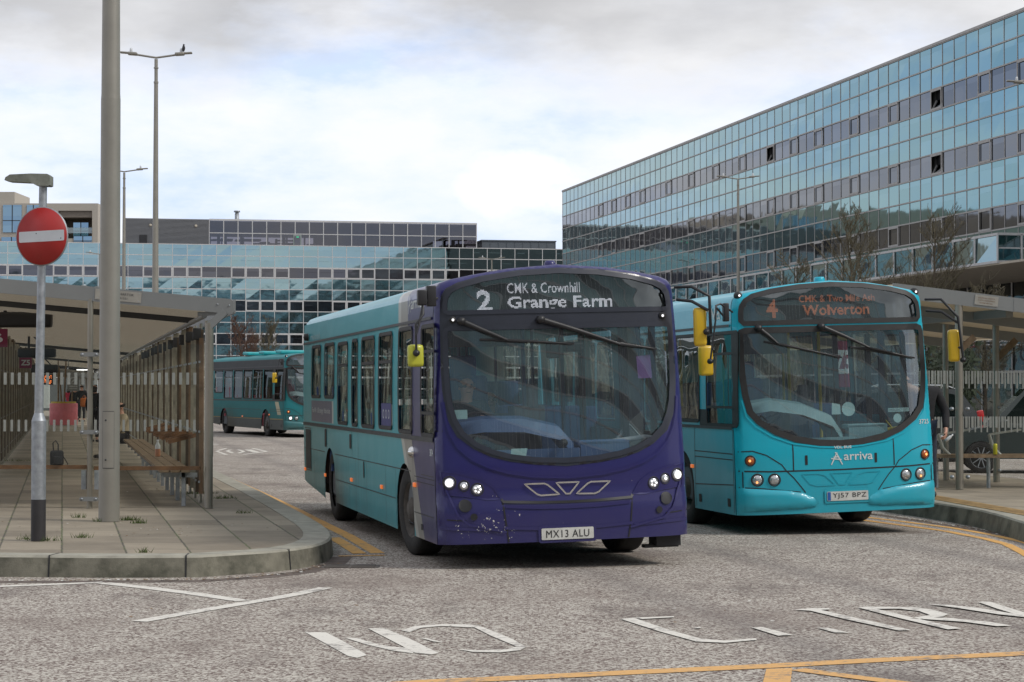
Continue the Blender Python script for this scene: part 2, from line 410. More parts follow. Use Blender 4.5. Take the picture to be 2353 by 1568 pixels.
LAMPON = mat('lit_lamp', (.9, .9, .9), .3, emit=(1, .98, .95), estr=2.2)
# ------------------------------------------------------------------ ground
m = MB(); m.sheet([(-1500, -300), (1500, -300), (1500, 3000), (-1500, 3000)], lambda a, b: (a, b, 0), sp=1e9, smooth=False)
m.build('road', M_ROAD, kind='structure')
def gp(pts, z=0.0, off=(0, 0)): return [tuple(G(x+off[0], y+off[1], z).xy) for x, y in pts]
def mark(name, mats, shapes, z=.004, worn=None):
    m = MB()
    for i, s in enumerate(shapes): m.sheet([tuple(p) for p in s], lambda a, b: (a, b, z+i*.0005), sp=1e9, smooth=False)
    return m.build(name, mats, kind='structure')
def gline(pts, w, z=.004):                 # painted line of constant width through photo positions
    ln = gp(pts); L_, R_ = [], []
    for i, p in enumerate(ln):
        a = Vector(ln[max(i-1, 0)]); b = Vector(ln[min(i+1, len(ln)-1)]); d = (b-a).normalized(); n = Vector((-d.y, d.x))*w/2
        L_.append(tuple(Vector(p)+n)); R_.append(tuple(Vector(p)-n))
    return L_+R_[::-1]
# near platform (left)
KZ = .2
kerb_l = [(-900, 1262), (-400, 1269), (0, 1276), (256, 1278), (456, 1277), (615, 1267), (680, 1260.5), (718, 1254), (742, 1247), (756, 1240), (762, 1232), (761, 1223), (752, 1213), (738, 1203), (700, 1181), (650, 1154.5), (600, 1129), (550, 1106), (500, 1083)]
kl = gp(kerb_l, KZ)
p_end = Vector(kl[-1]); far = p_end+Vector(FW.xy)*150; left_far = far+Vector((-45, 0)); left_near = Vector(kl[0])+Vector((-8, 3))
plat = [tuple(p) for p in kl]+[tuple(far), tuple(left_far), tuple(left_near)]
def inset_line(ln, w):
    o = []
    for i, p in enumerate(ln):
        a = Vector(ln[max(i-1, 0)]); b = Vector(ln[min(i+1, len(ln)-1)]); d = (b-a).normalized(); o.append(tuple(Vector(p)+Vector((-d.y, d.x))*w))
    return o
full = kl+[tuple(far)]
inn = inset_line(full, .30)
m = MB(); m.sheet(inn+[tuple(left_far), tuple(left_near)], lambda a, b: (a, b, KZ-.004), sp=1e9, smooth=False)
m.build('left_platform_paving', M_SLAB, kind='structure')
def kerb_mesh(name, line, w_in, z, jointstep, mt, mf, bulge=.02):
    ln = dens(line, .12, False); ii = inset_line(ln, w_in); ed = inset_line(ln, .02); fo = inset_line(ln, -bulge)
    m = MB(); n = len(ln)
    rows = [[(p[0], p[1], z) for p in ii], [(p[0], p[1], z) for p in ed], [(p[0], p[1], z-.02) for p in ln], [(p[0], p[1], -.01) for p in fo]]
    for k in range(3):
        vs = rows[k]+rows[k+1]; m.mat(0 if k < 2 else 1); m.add(vs, [(i, i+1, n+i+1, n+i) for i in range(n-1)], True)
    m.mat(2); acc = 0; last = Vector(ln[0]); nxt = jointstep*.6
    for i in range(1, n-1):
        acc += (Vector(ln[i])-last).length; last = Vector(ln[i])
        if acc > nxt and acc < 60:
            nxt += jointstep; a = Vector(fo[i]); b = Vector(ii[i]); d = (Vector(ln[i+1])-Vector(ln[i])).normalized()*.007; o_ = (a-b).normalized()*.004
            m.add([(*(a-d+o_), 0), (*(a+d+o_), 0), (*(Vector(ln[i])+d+o_), z-.015), (*(Vector(ln[i])-d+o_), z-.015), (*(Vector(ln[i])+d), z+.003), (*(Vector(ln[i])-d), z+.003), (*(b+d), z+.003), (*(b-d), z+.003)], [(0, 1, 2, 3), (3, 2, 4, 5), (5, 4, 6, 7)], False)
    return m.build(name, [mt, mf, M_BLACK], kind='structure')
kerb_mesh('left_platform_kerb', full, .30, KZ, 1.25, M_KERB, M_KERBF)
# right platform
RZ = .22
kerb_r = [(2500, 1238), (2353, 1200), (2300, 1184), (2253, 1172), (2200, 1163), (2125, 1152), (2090, 1147.5), (2050, 1142)]
kr = gp(kerb_r, RZ); kr = [(kr[0][0]+8, kr[0][1]-4)]+kr
e = Vector(kr[-1]); rf = e+Vector(FW.xy)*150
fullr = kr+[tuple(rf)]
fullr_in = inset_line(fullr, -.30)
m = MB(); m.sheet(fullr_in+[tuple(rf+Vector((4.8, 0))), (8.9, 34.9), (kr[0][0]+2, 34.7), (kr[0][0]+2, kr[0][1])], lambda a, b: (a, b, RZ-.004), sp=1e9, smooth=False)
m.build('right_platform_paving', M_SLAB2, kind='structure')
ln = fullr[::-1]
kerb_mesh('right_platform_kerb', ln, .30, RZ, 1.8, M_KERB, M_KERBF, .05)
# tactile strip with worn yellow ribs behind the kerb
M_TACT = mat('worn_tactile_yellow', (.34, .22, .09), .85, var=.4, sc=7)
m = MB()
a0 = Vector(gp([(2480, 1207)], RZ)[0]); b0 = Vector(gp([(2120, 1143)], RZ)[0])
for k in range(7):
    o1 = Vector((.16*k*.2, .16*k)); m.beam((*(a0+o1), RZ+.002), (*(b0+o1), RZ+.002), .06, .012)
m.build('tactile_paving_strip', M_TACT, kind='structure')
# painted markings
P = lambda *p: gp(p)
mark('white_edge_lines', M_WHITE, [
    gline([(-200, 1357), (0, 1348.5), (120, 1344), (238, 1339)], .13), gline([(238, 1341), (350, 1353), (450, 1366), (559, 1382)], .15, ),
    gline([(320, 1429.5), (470, 1403), (620, 1378), (680, 1367), (749, 1351.6)], .14)])
cv = lambda u, v: (u*.5127, 1206.5+v*.5127)
def SH(*p): return gp([cv(*a) for a in p])
cw = lambda u, v: (1149+u*.5118, 1149+v*.5118)
def SW(*p): return gp([cw(*a) for a in p])
mark('no_entry_road_lettering', M_WHITE, [
    SH((1366, 482), (1460, 483), (1560, 535), (1645, 586), (1600, 598), (1560, 590)),
    SH((1545, 508), (1600, 510), (1700, 540), (1790, 552), (1870, 556), (1850, 578), (1760, 566), (1640, 538)),
    SH((1648, 466), (1725, 466), (1830, 510), (1968, 578), (1930, 584), (1860, 576), (1760, 524)),
    SH((1800, 476), (1860, 456), (1980, 448), (2100, 449), (2160, 462), (2100, 462), (1980, 456), (1890, 464), (1835, 484)),
    SH((2100, 449), (2160, 460), (2290, 512), (2360, 550), (2330, 566), (2240, 575), (2120, 573), (2050, 561), (2160, 566), (2270, 562), (2315, 548), (2200, 500)),
    SH((1880, 509), (1920, 513), (1960, 524), (1992, 531), (1945, 527)),
    SW((540, 538), (600, 533), (760, 588), (905, 628), (1010, 636), (1150, 625), (1152, 633), (1010, 646), (880, 640), (720, 596)),
    SW((600, 533), (780, 526), (782, 531), (640, 539)),
    SW((1128, 577), (1180, 576), (1316, 611), (1250, 615)), SW((1420, 578), (1470, 579), (1572, 601), (1500, 600)), SW((870, 577), (900, 576), (905, 581), (880, 582)),
    SW((1318, 498), (1400, 491), (1478, 491), (1480, 497), (1440, 499), (1620, 540), (1848, 590), (1790, 592), (1560, 543), (1395, 503)),
    SW((1605, 488), (1650, 485), (1850, 487), (1930, 496), (2012, 518), (1990, 529), (1880, 541), (1840, 538), (1930, 522), (1880, 504), (1790, 494), (1690, 495), (1880, 540), (2070, 583), (2010, 587), (1800, 538)),
    SW((1880, 532), (2020, 536), (2200, 554), (2300, 571), (2230, 573), (2080, 553), (1900, 541)),
    SW((1925, 473), (2000, 475), (2160, 493), (2340, 523), (2353, 532), (2240, 520), (2060, 492)),
    SW((2145, 464), (2200, 463), (2290, 492), (2400, 526), (2353, 532), (2230, 494))])
mark('double_yellow_lines_by_left_kerb', M_YEL, [
    gline([(480, 1080), (520, 1098), (600, 1134), (680, 1172), (745, 1205), (800, 1232), (868, 1272)], .15),
    gline([(766, 1236), (790, 1250), (826, 1273)], .15), gline([(778, 1279), (884, 1277)], .09)])
mark('double_yellow_lines_by_right_kerb', M_YEL, [
    gline([(1950, 1182), (1964, 1186), (2080, 1200), (2187, 1213.6), (2275, 1229), (2353, 1246.6), (2450, 1278)], .11),
    gline([(1960, 1193), (2080, 1208.7), (2168, 1220.4), (2265, 1239), (2314, 1252), (2353, 1272), (2400, 1300)], .12)])
mark('yellow_box_marking', M_YEL2, [
    gline([(700, 1590), (980, 1568.5), (1149, 1561), (1460, 1546), (1763, 1532), (2020, 1518), (2353, 1503), (2600, 1490)], .19),
    [tuple(G(*cw(*a)).xy) for a in ((1196, 762), (1312, 758), (1300, 860), (1170, 860))],
    gline([cw(1335, 764), cw(1500, 786), cw(1750, 818), cw(2000, 850)], .14)])
mark('white_bay_symbol', M_WHITE, [gline([(500, 1036), (520, 1031), (580, 1030.5), (612, 1038), (560, 1045), (520, 1045.5), (498, 1037.5)], .10), gline([(522, 1037), (530, 1034), (548, 1034), (560, 1038), (548, 1042), (534, 1041.5), (522, 1037)], .10), gline([(570, 1034), (590, 1040)], .2), gline([(460, 1019), (498, 1022), (522, 1021)], .3)])
# asphalt patches and seam lines in the road
M_TAR = mat('dark_tar_seam', (.075, .068, .066), .8, var=.3, sc=9)
mark('road_tar_seams', M_TAR, [gline([(560, 1019), (650, 1016), (720, 1021), (780, 1030)], .08)], z=.003)
M_GUT = mat('gutter_dirt', (.12, .095, .08), .95, var=.35, sc=3)
mark('gutter_dirt_band', M_GUT, [gline([(-300, 1348), (0, 1338), (256, 1337), (456, 1336), (615, 1326), (700, 1315), (770, 1296), (786, 1280)], .22, .003), gline([(1990, 1180), (2100, 1196), (2220, 1214), (2353, 1240)], .16, .003)], z=.002)
# drain grating in the gutter
m = MB(); g0 = gp([(735, 1306)])[0]
for k in range(6):
    for j in range(2): m.box(g0[0]+.04+.26*j, g0[1]+.02+k*.055, .004, g0[0]+.27+.26*j, g0[1]+.045+k*.055, .012)
m.box(g0[0], g0[1], .003, g0[0]+.57, g0[1]+.35, .005)
tag(m.build('drain_grating', mat('rusty_grey_iron', (.10, .088, .078), .8, var=.3)), 'black slotted iron drain grating in the road beside the rounded kerb corner', 'drain cover')
# weeds
def weeds(name, spots, kind_label, cat):
    m = MB()
    for (x, y, z0, r, n) in spots:
        for i in range(n):
            a = random.random()*6.28; q = r*random.random()**.7; h = .02+.05*random.random(); bx, by = x+q*math.cos(a), y+q*math.sin(a)*.5
            t = random.random()*6.28; l = .02+.03*random.random(); wv = .004
            m.add([(bx-wv, by, z0), (bx+wv, by, z0), (bx+l*math.cos(t), by+l*math.sin(t), z0+h)], [(0, 1, 2)], False)
    return tag(m.build(name, M_GRAS), kind_label, cat, kind='stuff')
def wp(x, y, r, n): g = G(x, y, KZ); return (g.x, g.y, KZ, r, n)
weeds('weeds', [wp(292, 1196, .16, 90), (wp(226, 1199, .07, 20)), wp(318, 1203, .10, 60), wp(395, 1092, .35, 260), wp(455, 1135, .3, 160), wp(372, 1048, .3, 200), wp(515, 1146, .2, 70), wp(186, 1236, .12, 40), wp(70, 1240, .15, 50), wp(100, 1243, .2, 50), wp(30, 1060, .5, 120), wp(180, 1190, .1, 30), wp(330, 1270, .08, 30), wp(560, 1180, .12, 30)], 'tufts of green weeds growing in paving joints round the left shelter', 'weeds')
# ------------------------------------------------------------------ curtain-wall buildings
def mirror_mat(name, a, b, wav=.5, rough=.03, sc=.55, base=(.03, .05, .055)):
    q = NB(name); v = q.coord()
    g = q.n('ShaderNodeNewGeometry')
    rnd = q.n('ShaderNodeTexWhiteNoise', noise_dimensions='3D'); isl = q.coord('Object')
    s = q.sep(v); cell = q.n('ShaderNodeCombineXYZ'); q.l(q.math('FLOOR', q.math('DIVIDE', s[0], 1.57)), cell.inputs[0]); q.l(q.math('FLOOR', q.math('DIVIDE', s[2], 1.2)), cell.inputs[1]); q.l(cell.outputs[0], rnd.inputs['Vector'])
    c = q.mix(rnd.outputs['Value'], a, b)
    q.set(Base_Color=c, Metallic=1.0, Roughness=rough)
    off = q.n('ShaderNodeVectorMath', operation='MULTIPLY_ADD'); q.l(rnd.outputs['Color'], off.inputs[0]); off.inputs[1].default_value = (3, 3, 3); q.l(v, off.inputs[2])
    q.set(Normal=q.bump(q.noise(off.outputs[0], sc, 2, .45), 1.0, wav*.05)); return q.m
M_TEAL = mirror_mat('teal_mirror_glass', (.235, .33, .34), (.265, .37, .38), .14)
M_TEAL2 = mirror_mat('teal_mirror_glass_side', (.165, .30, .315), (.20, .345, .375), .11, sc=.4)
M_DKW = mirror_mat('dark_window_glass', (.085, .083, .090), (.125, .122, .13), .15, .04)
M_DKW2 = mirror_mat('dark_window_glass_side', (.10, .11, .125), (.155, .165, .18), .15, .04)
M_MULW = mat('white_mullion', (.50, .50, .50), .6)
M_MULG = mat('grey_mullion', (.38, .37, .36), .6)
M_ROOF = mat('flat_roof_grey', (.2, .2, .2), .9)
def facade(b, ncol, nrow, top, mt, md, mm, framed, wm=.085, partlimit=100, first_order=None, skip=None, lit=(), opened=()):
    PW, PH = 1.57, 1.2
    pan = MB(); mul = MB(); wins = []
    for r in range(nrow):
        z1 = top-r*PH; z0 = z1-PH
        for c in range(ncol):
            if skip and skip(c, r): continue
            x0, x1 = c*PW, (c+1)*PW; j = [random.uniform(-.004, .004) for _ in range(4)]
            if r % 3 != 2: pan.add([(x0, j[0], z0), (x1, j[1], z0), (x1, j[2], z1), (x0, j[3], z1)], [(0, 1, 2, 3)], False)
            else: wins.append((c, r))
    for r in range(nrow+1):
        z = top-r*PH; xa = 0
        mul.box(-.04, -.05, z-wm/2, ncol*PW+.04, -.002, z+wm/2)
    for c in range(ncol+1): mul.box(c*PW-wm*.38, -.02 if wm < .08 else -.055, top-nrow*PH, c*PW+wm*.38, -.003, top)
    pan.build('glass_cladding', mt, b); mul.build('mullion_grid', mm, b)
    order = sorted(wins, key=first_order or (lambda cr: 0))
    rest = MB()
    for i, (c, r) in enumerate(order):
        x0, x1 = c*PW, (c+1)*PW; z1 = top-r*PH; z0 = z1-PH; fr = framed(c, r)
        k = rest if i >= partlimit else MB()
        if (c, r) in opened: k.mat(0).add([(x0+.1, .01, z0+.08), (x1-.1, .01, z0+.08), (x1-.1, .55, z1-.08), (x0+.1, .55, z1-.08)], [(0, 1, 2, 3)], False); k.mat(1).add([(x0, .29, z0), (x1, .29, z0), (x1, .29, z1), (x0, .29, z1)], [(0, 1, 2, 3)], False); k.mat(2).beam((x0+.12, .0, z0+.08), (x0+.12, .27, z0+.62), .05, .08)
        else: k.mat(0); q = random.uniform(-.004, .004); k.add([(x0, .006+q, z0), (x1, .006, z0), (x1, .006-q, z1), (x0, .006, z1)], [(0, 1, 2, 3)], False)
        o = None
        if i < partlimit: o = k.build('window', [md, M_BLACK, mm], b)
        if fr:
            f = rest if i >= partlimit else MB(); t = .11
            if f is rest: f.mat(2)
            f.box(x0+.02, -.07, z0+.03, x1-.02, -.056, z0+.03+t); f.box(x0+.02, -.07, z1-.03-t, x1-.02, -.056, z1-.03)
            f.box(x0+.02, -.071, z0+.03, x0+.02+t, -.057, z1-.03); f.box(x1-.02-t, -.071, z0+.03, x1-.02, -.057, z1-.03)
            if o: f.build('frame', mm, o)
    if rest.f: tag(rest.build('window', [md, M_BLACK, mm], b), kind='stuff')
# centre block ahead, seen square on
hp = D(1176, 893, 237.0)
NCL = 66; s_left = -86.0
lb = thing('office_building', 'long low teal mirror-glass office block with rooftop plant rooms, straight ahead behind the buses', 'building', (hp.x+s_left*math.cos(TH), 237+s_left*math.sin(TH), 0), (0, 0, TH))
def fr_left(c, r): return (c+(1 if r == 2 else 0)) % 6 in (0, 1, 2, 3)
facade(lb, NCL, 14, 17.3, M_TEAL, M_DKW, M_MULW, fr_left, .085, 100, lambda cr: (cr[0] < 24, cr[1]))
m = MB(); m.box(0, .3, 0, NCL*1.57, 16, 17.2); m.build('building_core', M_ROOF, lb)
m = MB(); m.box(0, -.03, 0, NCL*1.57, .2, .5); m.build('plinth', M_MULG, lb)
def lx(px): # local x on the facade line for a photo column
    t = (px-CX)/F; return (t*(237)-hp.x+0)/(math.cos(TH)-t*math.sin(TH))-s_left
xa, xb, xc = lx(287), lx(482), lx(1101)
M_LOUV = mat('grey_louvre', (.21, .215, .225), .6, .2, var=.05)
m = MB(); m.box(xa, 1.6, 17.2, xb, 12, 20.15)
for k in range(22): m.box(xa, 1.5, 17.28+k*.13, xb-.0, 1.6, 17.34+k*.13)
lv = m.build('louvred_plant_room', M_LOUV, lb)
m = MB(); m.box(xa+(xb-xa)*.17, 1.46, 17.25, xa+(xb-xa)*.26, 1.49, 18.35); m.build('doorway', M_BLACK, lv)
m = MB()
for q in (.30, .84): m.lathe([(0, 1.42), (.14, 1.42), (.16, 1.46), (.16, 1.5)], 'y', (xa+(xb-xa)*q, 0, 19.4), 12)
m.build('round_lamp', M_CONC, lv)
M_PLG = glass_mat('plant_room_glass', (.42, .40, .42), .07, gl=(.8, .78, .8))
pr = MB(); pr.box(xb, 1.6, 17.2, xc, 1.62, 20.1); pr.box(xc-.02, 1.62, 17.2, xc, 9, 20.1); pr = pr.build('glazed_plant_room', M_PLG, lb)
m = MB(); nc = 19
for i in range(nc+1): x = xb+(xc-xb)*i/nc; m.box(x-.045, 1.5, 17.2, x+.045, 1.599, 20.15)
for z_, t in ((17.38, .05), (18.68, .045), (20.12, .09)): m.box(xb, 1.49, z_-t, xc+.05, 1.6, z_+t)
m.build('frame', M_MULW, pr)
m = MB(); m.mat(0)
for i in range(60):
    x = xb+(xc-xb)*random.random(); zz = 17.4+random.random()*1.0
    if random.random() < .5: m.box(x, 2.2+random.random()*2, zz, x+random.uniform(.6, 2.4), 4.4, zz+random.uniform(.06, .25))
    else: m.box(x, 2.2, 17.3, x+random.uniform(.08, .35), 2.6, 17.3+random.uniform(.5, 2.2))
m.box(xb+.1, 1.9, 18.75, xc-.1, 8.6, 20.0); m.box(xb+12, 7, 17.3, xc-4, 7.3, 18.8)
m.build('plant_machinery', M_DARKM, pr)
xd = xb+(xc-xb)*.327; m = MB(); m.box(xd-.55, 1.40, 17.25, xd+.35, 1.48, 18.6); d_ = m.build('door', mat('grey_green_door', (.25, .29, .28), .6), pr)
m = MB(); m.box(xd-.40, 1.36, 17.35, xd+.20, 1.395, 18.45); m.mat(1).box(xd-.22, 1.33, 18.28, xd+.06, 1.355, 18.40); m.build('panel', [M_DKW, mat('green_exit_sign', (.02, .3, .15), .5, emit=(.05, .5, .25), estr=.5)], d_)
xe, xf = lx(1118), lx(1288)
m = MB(); m.box(xe, 2.5, 17.2, xf, 9, 18.35)
for i in range(10): x = xe+(xf-xe)*i/9; m.box(x-.03, 2.46, 17.2, x+.03, 2.5, 18.3)
m.box(xe-.1, 2.4, 18.3, xf+.1, 9.1, 18.42); m.build('grey_plant_screen', mat('slate_panel', (.085, .10, .115), .6), lb)
xg = lx(552); m = MB(); m.lathe([(.24, 20.1), (.24, 21.1), (.2, 21.1), (.2, 21.25), (.34, 21.25), (.34, 21.42), (0, 21.42)], 'z', (xg, 5, 0), 12); m.build('flue', M_GALV, lb)
# right block, receding
c0 = D(1293, 893, 206.0)
rb = thing('office_building', 'tall blue-teal mirror-glass office wing receding along the right, three windows tilted open', 'building', (c0.x, 206.0, 0), (0, 0, -(math.pi/2-TH)))
NCR = 122; TOPR = 20.75
FRC = {9, 12, 15, 18, 23, 27, 31, 35, 39, 42, 45, 49, 53, 57, 61, 64, 68, 72, 77, 81, 86, 90, 95, 99}
def fr_right(c, r): return c in FRC
facade(rb, NCR, 17, TOPR, M_TEAL2, M_DKW2, M_MULG, fr_right, .075, 100, lambda cr: (cr[0] > 64, -cr[0]), opened={(57, 2), (57, 5), (39, 2)})
m = MB(); m.box(.02, .3, 0, NCR*1.57, 18, TOPR-.12); m.build('building_core', M_ROOF, rb)
m = MB(); m.box(-.05, -.08, TOPR+.02, NCR*1.57, .5, TOPR+.16); m.build('parapet', M_MULG, rb)
# projecting first-floor box with soffit
cb = D(2296, 893, 92.0); X0b = 66.0; X1b = (Vector((cb.x-c0.x, 92-206))).dot(Vector((math.sin(TH), -math.cos(TH))))
PJ = -((Vector((cb.x-c0.x, 92-206))).dot(Vector((math.cos(TH), math.sin(TH)))))
m = MB(); NB_ = 13
zb0, zb1 = 7.22, 8.42
for i in range(NB_+8):
    x1 = X1b-i*2.35; x0 = x1-2.35
    if x0 < 50: break
    j = [random.uniform(-.02, .02) for _ in range(4)]
    m.add([(x0, -PJ+j[0], zb0), (x1, -PJ+j[1], zb0), (x1, -PJ+j[2], zb1), (x0, -PJ+j[3], zb1)], [(0, 1, 2, 3)], False)
for i in range(8):
    y0 = -PJ+i*1.05; 
    for k in range(2): j = random.uniform(-.02, .02); m.add([(X1b+j, y0, zb0+k*.6), (X1b-j, y0+1.05, zb0+k*.6), (X1b+j, y0+1.05, zb0+k*.6+.6), (X1b-j, y0, zb0+k*.6+.6)], [(0, 1, 2, 3)], False)
bx = m.build('projecting_gallery', M_TEAL, rb)
m = MB()
for z_ in (zb0, zb1): m.box(50, -PJ-.06, z_-.05, X1b+.06, -PJ-.03, z_+.06); m.box(X1b+.025, -PJ-.06, z_-.05, X1b+.07, .3, z_+.06)
for i in range(22):
    x1 = X1b-i*2.35
    if x1 < 50: break
    m.box(x1-.05, -PJ-.07, zb0, x1+.06, -PJ-.028, zb1)
m.box(X1b+.03, -PJ, zb0+.57, X1b+.06, .3, zb0+.63)
for i in range(1, 8): m.box(X1b+.03, -PJ+i*1.05-.04, zb0, X1b+.07, -PJ+i*1.05+.04, zb1)
m.build('frame', M_MULW, bx)
m = MB(); m.box(50, -PJ, zb0-.12, X1b+14, 0, zb0-.02); m.box(X1b+.02, -PJ*.0-.1, zb0-.3, X1b+14, 0, zb0); m.build('soffit', M_CONC, rb)
# ground-floor recessed station entrance glazing
M_ENT = mirror_mat('entrance_glass', (.10, .115, .115), (.15, .17, .165), .5)
m = MB()
for i in range(44):
    x0 = 50+i*1.8
    for z0, z1 in ((0, 2.6), (2.6, 4.9), (4.9, 7.1)):
        j = random.uniform(-.01, .01); m.add([(x0, -.3+j, z0), (x0+1.8, -.3-j, z0), (x0+1.8, -.3+j, z1), (x0, -.3, z1)], [(0, 1, 2, 3)], False)
en = m.build('entrance_glazing', M_ENT, rb)
m = MB()
for i in range(45): m.box(50+i*1.8-.05, -.37, 0, 50+i*1.8+.05, -.32, 7.1)
for z_ in (2.6, 4.9): m.box(50, -.38, z_-.06, 129, -.325, z_+.06)
m.box(50, -.9, 4.3, 129, -.4, 4.5)
m.build('frame', M_MULW, en)
# opposite wing behind the camera: only its mirror image is in the photo's windscreens
ob = thing('office_building', 'teal mirror-glass wing behind the viewer, seen only reflected in the bus windscreens', 'building', (135, -62, 0), (0, 0, math.pi+TH*.4))
pan = MB(); dk = MB(); mul = MB()
for r in range(22):
    for c in range(0, 150):
        x0, x1 = c*1.57, c*1.57+1.57; z1 = 26.9-r*1.2; z0 = z1-1.2; t = dk if r % 3 == 2 else pan
        t.add([(x0, 0, z0), (x1, 0, z0), (x1, 0, z1), (x0, 0, z1)], [(0, 1, 2, 3)], False)
for r in range(23): mul.box(0, -.06, 26.9-r*1.2-.06, 235.5, -.01, 26.9-r*1.2+.06)
for c in range(151): mul.box(c*1.57-.06, -.065, 0, c*1.57+.06, -.012, 26.9)
pan.build('glass_cladding', M_TEAL, ob); dk.build('window_band', M_DKW, ob); mul.build('mullion_grid', M_MULW, ob)
m = MB(); m.box(0, .3, 0, 235, 14, 26.8); m.build('building_core', M_ROOF, ob)
# far beige flats at the upper left
q0 = D(226, 893, 275); M_BEI = mat('beige_cladding', (.40, .365, .31), .8, var=.05); M_BEI2 = mat('brown_panel', (.20, .17, .14), .8)
M_BLUW = mirror_mat('blue_window_glass', (.16, .25, .34), (.2, .3, .38), .2)
fb = thing('apartment_building', 'beige apartment block with blue windows and a roof balcony, upper left behind the no-entry sign', 'building', (q0.x, 275, 0), (0, 0, 0))
def fx(px): return (px-226)/F*275
def fz(py): return (893-py)/F*275+1.75
m = MB(); m.box(-60, 0, 0, fx(223), 14, fz(548)); m.box(-60, 0, fz(548), fx(132), 14, fz(467)); m.box(fx(132), 0, fz(484), fx(223), 14, fz(467)); m.box(fx(210), 0, fz(548), fx(223), 14, fz(484)); m.box(fx(132), 5, fz(548), fx(210), 14, fz(484)); m.build('wall', M_BEI, fb)
m = MB(); m.box(-60, .3, fz(467), fx(30), 9, fz(440)); m.build('stair_tower', M_BEI, fb)
m = MB(); m.box(fx(133), 4.8, fz(548), fx(209), 4.95, fz(499)); m.box(fx(132)+.1, .3, fz(499), fx(210), 4.9, fz(484)-.02); m.build('balcony_recess', M_BEI2, fb)
m = MB(); m.box(fx(133), -.1, fz(536), fx(210), -.05, fz(523)); m.build('balcony_glass', glass_mat('pale_glass', (.55, .65, .62), .1), fb)
for (a, b, c, d_) in ((5, 48, 534, 471), (60, 90, 534, 471), (-45, -10, 534, 471), (150, 185, 536, 505), (2, 48, 560, 545), (168, 210, 556, 543)):
    m = MB(); yy = -.1 if a != 150 else 4.6; m.mat(0).box(fx(a), yy, fz(c), fx(b), yy+.06, fz(d_)); m.mat(1).box((fx(a)+fx(b))/2-.05, yy-.08, fz(c), (fx(a)+fx(b))/2+.05, yy-.01, fz(d_)); m.box(fx(a), yy-.08, (fz(c)+fz(d_))/2-.3, fx(b), yy-.01, (fz(c)+fz(d_))/2-.2); m.build('window', [M_BLUW, M_DARKM], fb)
# ------------------------------------------------------------------ lamps
def lamp_post(label, x, y, h=13.0, span=2.4, rot=0.0, group='tall twin-headed lamp posts', r0=.122, r1=.085, base=0.0, door=False):
    t = thing('street_lamp', label, 'street lamp', (x, y, base), (0, 0, rot), group)
    m = MB(); m.tube([(0, 0, 0), (0, 0, h*.38)], [r0, r0*.93], 20); m.tube([(0, 0, h*.38), (0, 0, h*.385), (0, 0, h-.9)], [r0*.93, r0*.895, r1*.8], 20, False); m.tube([(0, 0, h-.9), (0, 0, h-.1)], [r1*.72, r1*.7], 14); m.lathe([(r1*.95, h-.92), (r1*.95, h-.86)], 'z'); m.lathe([(r1*.95, h-.42), (r1*.95, h-.38)], 'z')
    m.build('pole', M_LAMP, t)
    if door:
        m = MB(); m.add([(r0*1.012*math.sin(a)+0, -r0*1.012*math.cos(a), zz) for zz in (.62, 1.28) for a in [rad(-28+8*k) for k in range(9)]], [(k, k+1, 10+k, 9+k) for k in range(8)], True)
        m.mat(1)
        for zz in (.72, 1.18): m.lathe([(0, -r0*1.03), (.011, -r0*1.03), (.012, -r0*1.0)], 'y', (-.02, 0, zz), 10)
        for a in (-28, 36):
            aa = rad(a); m.add([(r0*1.018*math.sin(aa+k*.02), -r0*1.018*math.cos(aa+k*.02), zz) for zz in (.62, 1.28) for k in (0, 1)], [(0, 1, 3, 2)], False)
        for zz in (.62, 1.28): m.add([(r0*1.018*math.sin(a), -r0*1.018*math.cos(a), zz+d) for d in (0, .006) for a in [rad(-28+8*k) for k in range(9)]], [(k, k+1, 10+k, 9+k) for k in range(8)], True)
        m.build('access_door', [M_LAMP, M_DARKM], t)
    m = MB(); m.tube([(-span*.30, 0, h+.06), (-span*.14, 0, h-.0), (0, 0, h-.05), (span*.14, 0, h), (span*.30, 0, h+.06)], .035, 8); m.build('bracket_arm', M_LAMP, t)
    for s in (-1, 1):
        m = MB(); R = Matrix.Rotation(-s*rad(4), 3, 'Y')
        m.cbox((s*span*.33, 0, h+.08), (span*.13, .26, .10), R, .03); m.cbox((s*span*.42, 0, h+.11), (span*.17, .22, .055), R, .02); m.cbox((s*span*.29, 0, h+.06), (.12, .10, .07), R)
        hd = m.build('lamp_head', M_LAMP, t)
        m = MB(); m.lathe([(0, .28), (.04, .27), (.05, .2), (.05, .13)], 'z', (s*span*.35, 0, h), 10); m.build('sensor_cap', M_WHTS, hd)
    return t
def lp(px, d): p = D(px, 893, d); return p.x, d
lamp_post('thick grey lamp post before the left shelter, rising out of frame, panel at its foot', G(250.5, 1198, KZ).x, G(250.5, 1198, KZ).y, 13, base=KZ, door=True)
L1 = lamp_post('tallest complete lamp post at the left with a bird sitting on its right head', *lp(356, 72), 13.0, rot=rad(3))
lamp_post('twin-headed lamp post half hidden behind the thick foreground post', *lp(283.5, 110), 13.0, rot=rad(3))
lamp_post('twin-headed lamp post standing before the right glass wing, above the turquoise bus', *lp(1697, 121), 13.7)
lamp_post('lamp post beyond the right edge of the photo, only its left head in frame', *lp(2392, 79), 13.05)
lamp_post('small far twin-headed lamp post between the roof of the purple bus and the centre block', *lp(1130, 193), 13.5)
lamp_post('far lamp post showing one arm left of the thick post, higher of two', *lp(228, 184), 13.4)
lamp_post('farthest lamp post left of the thick post, arm low against the glass', *lp(213, 215), 12.0)
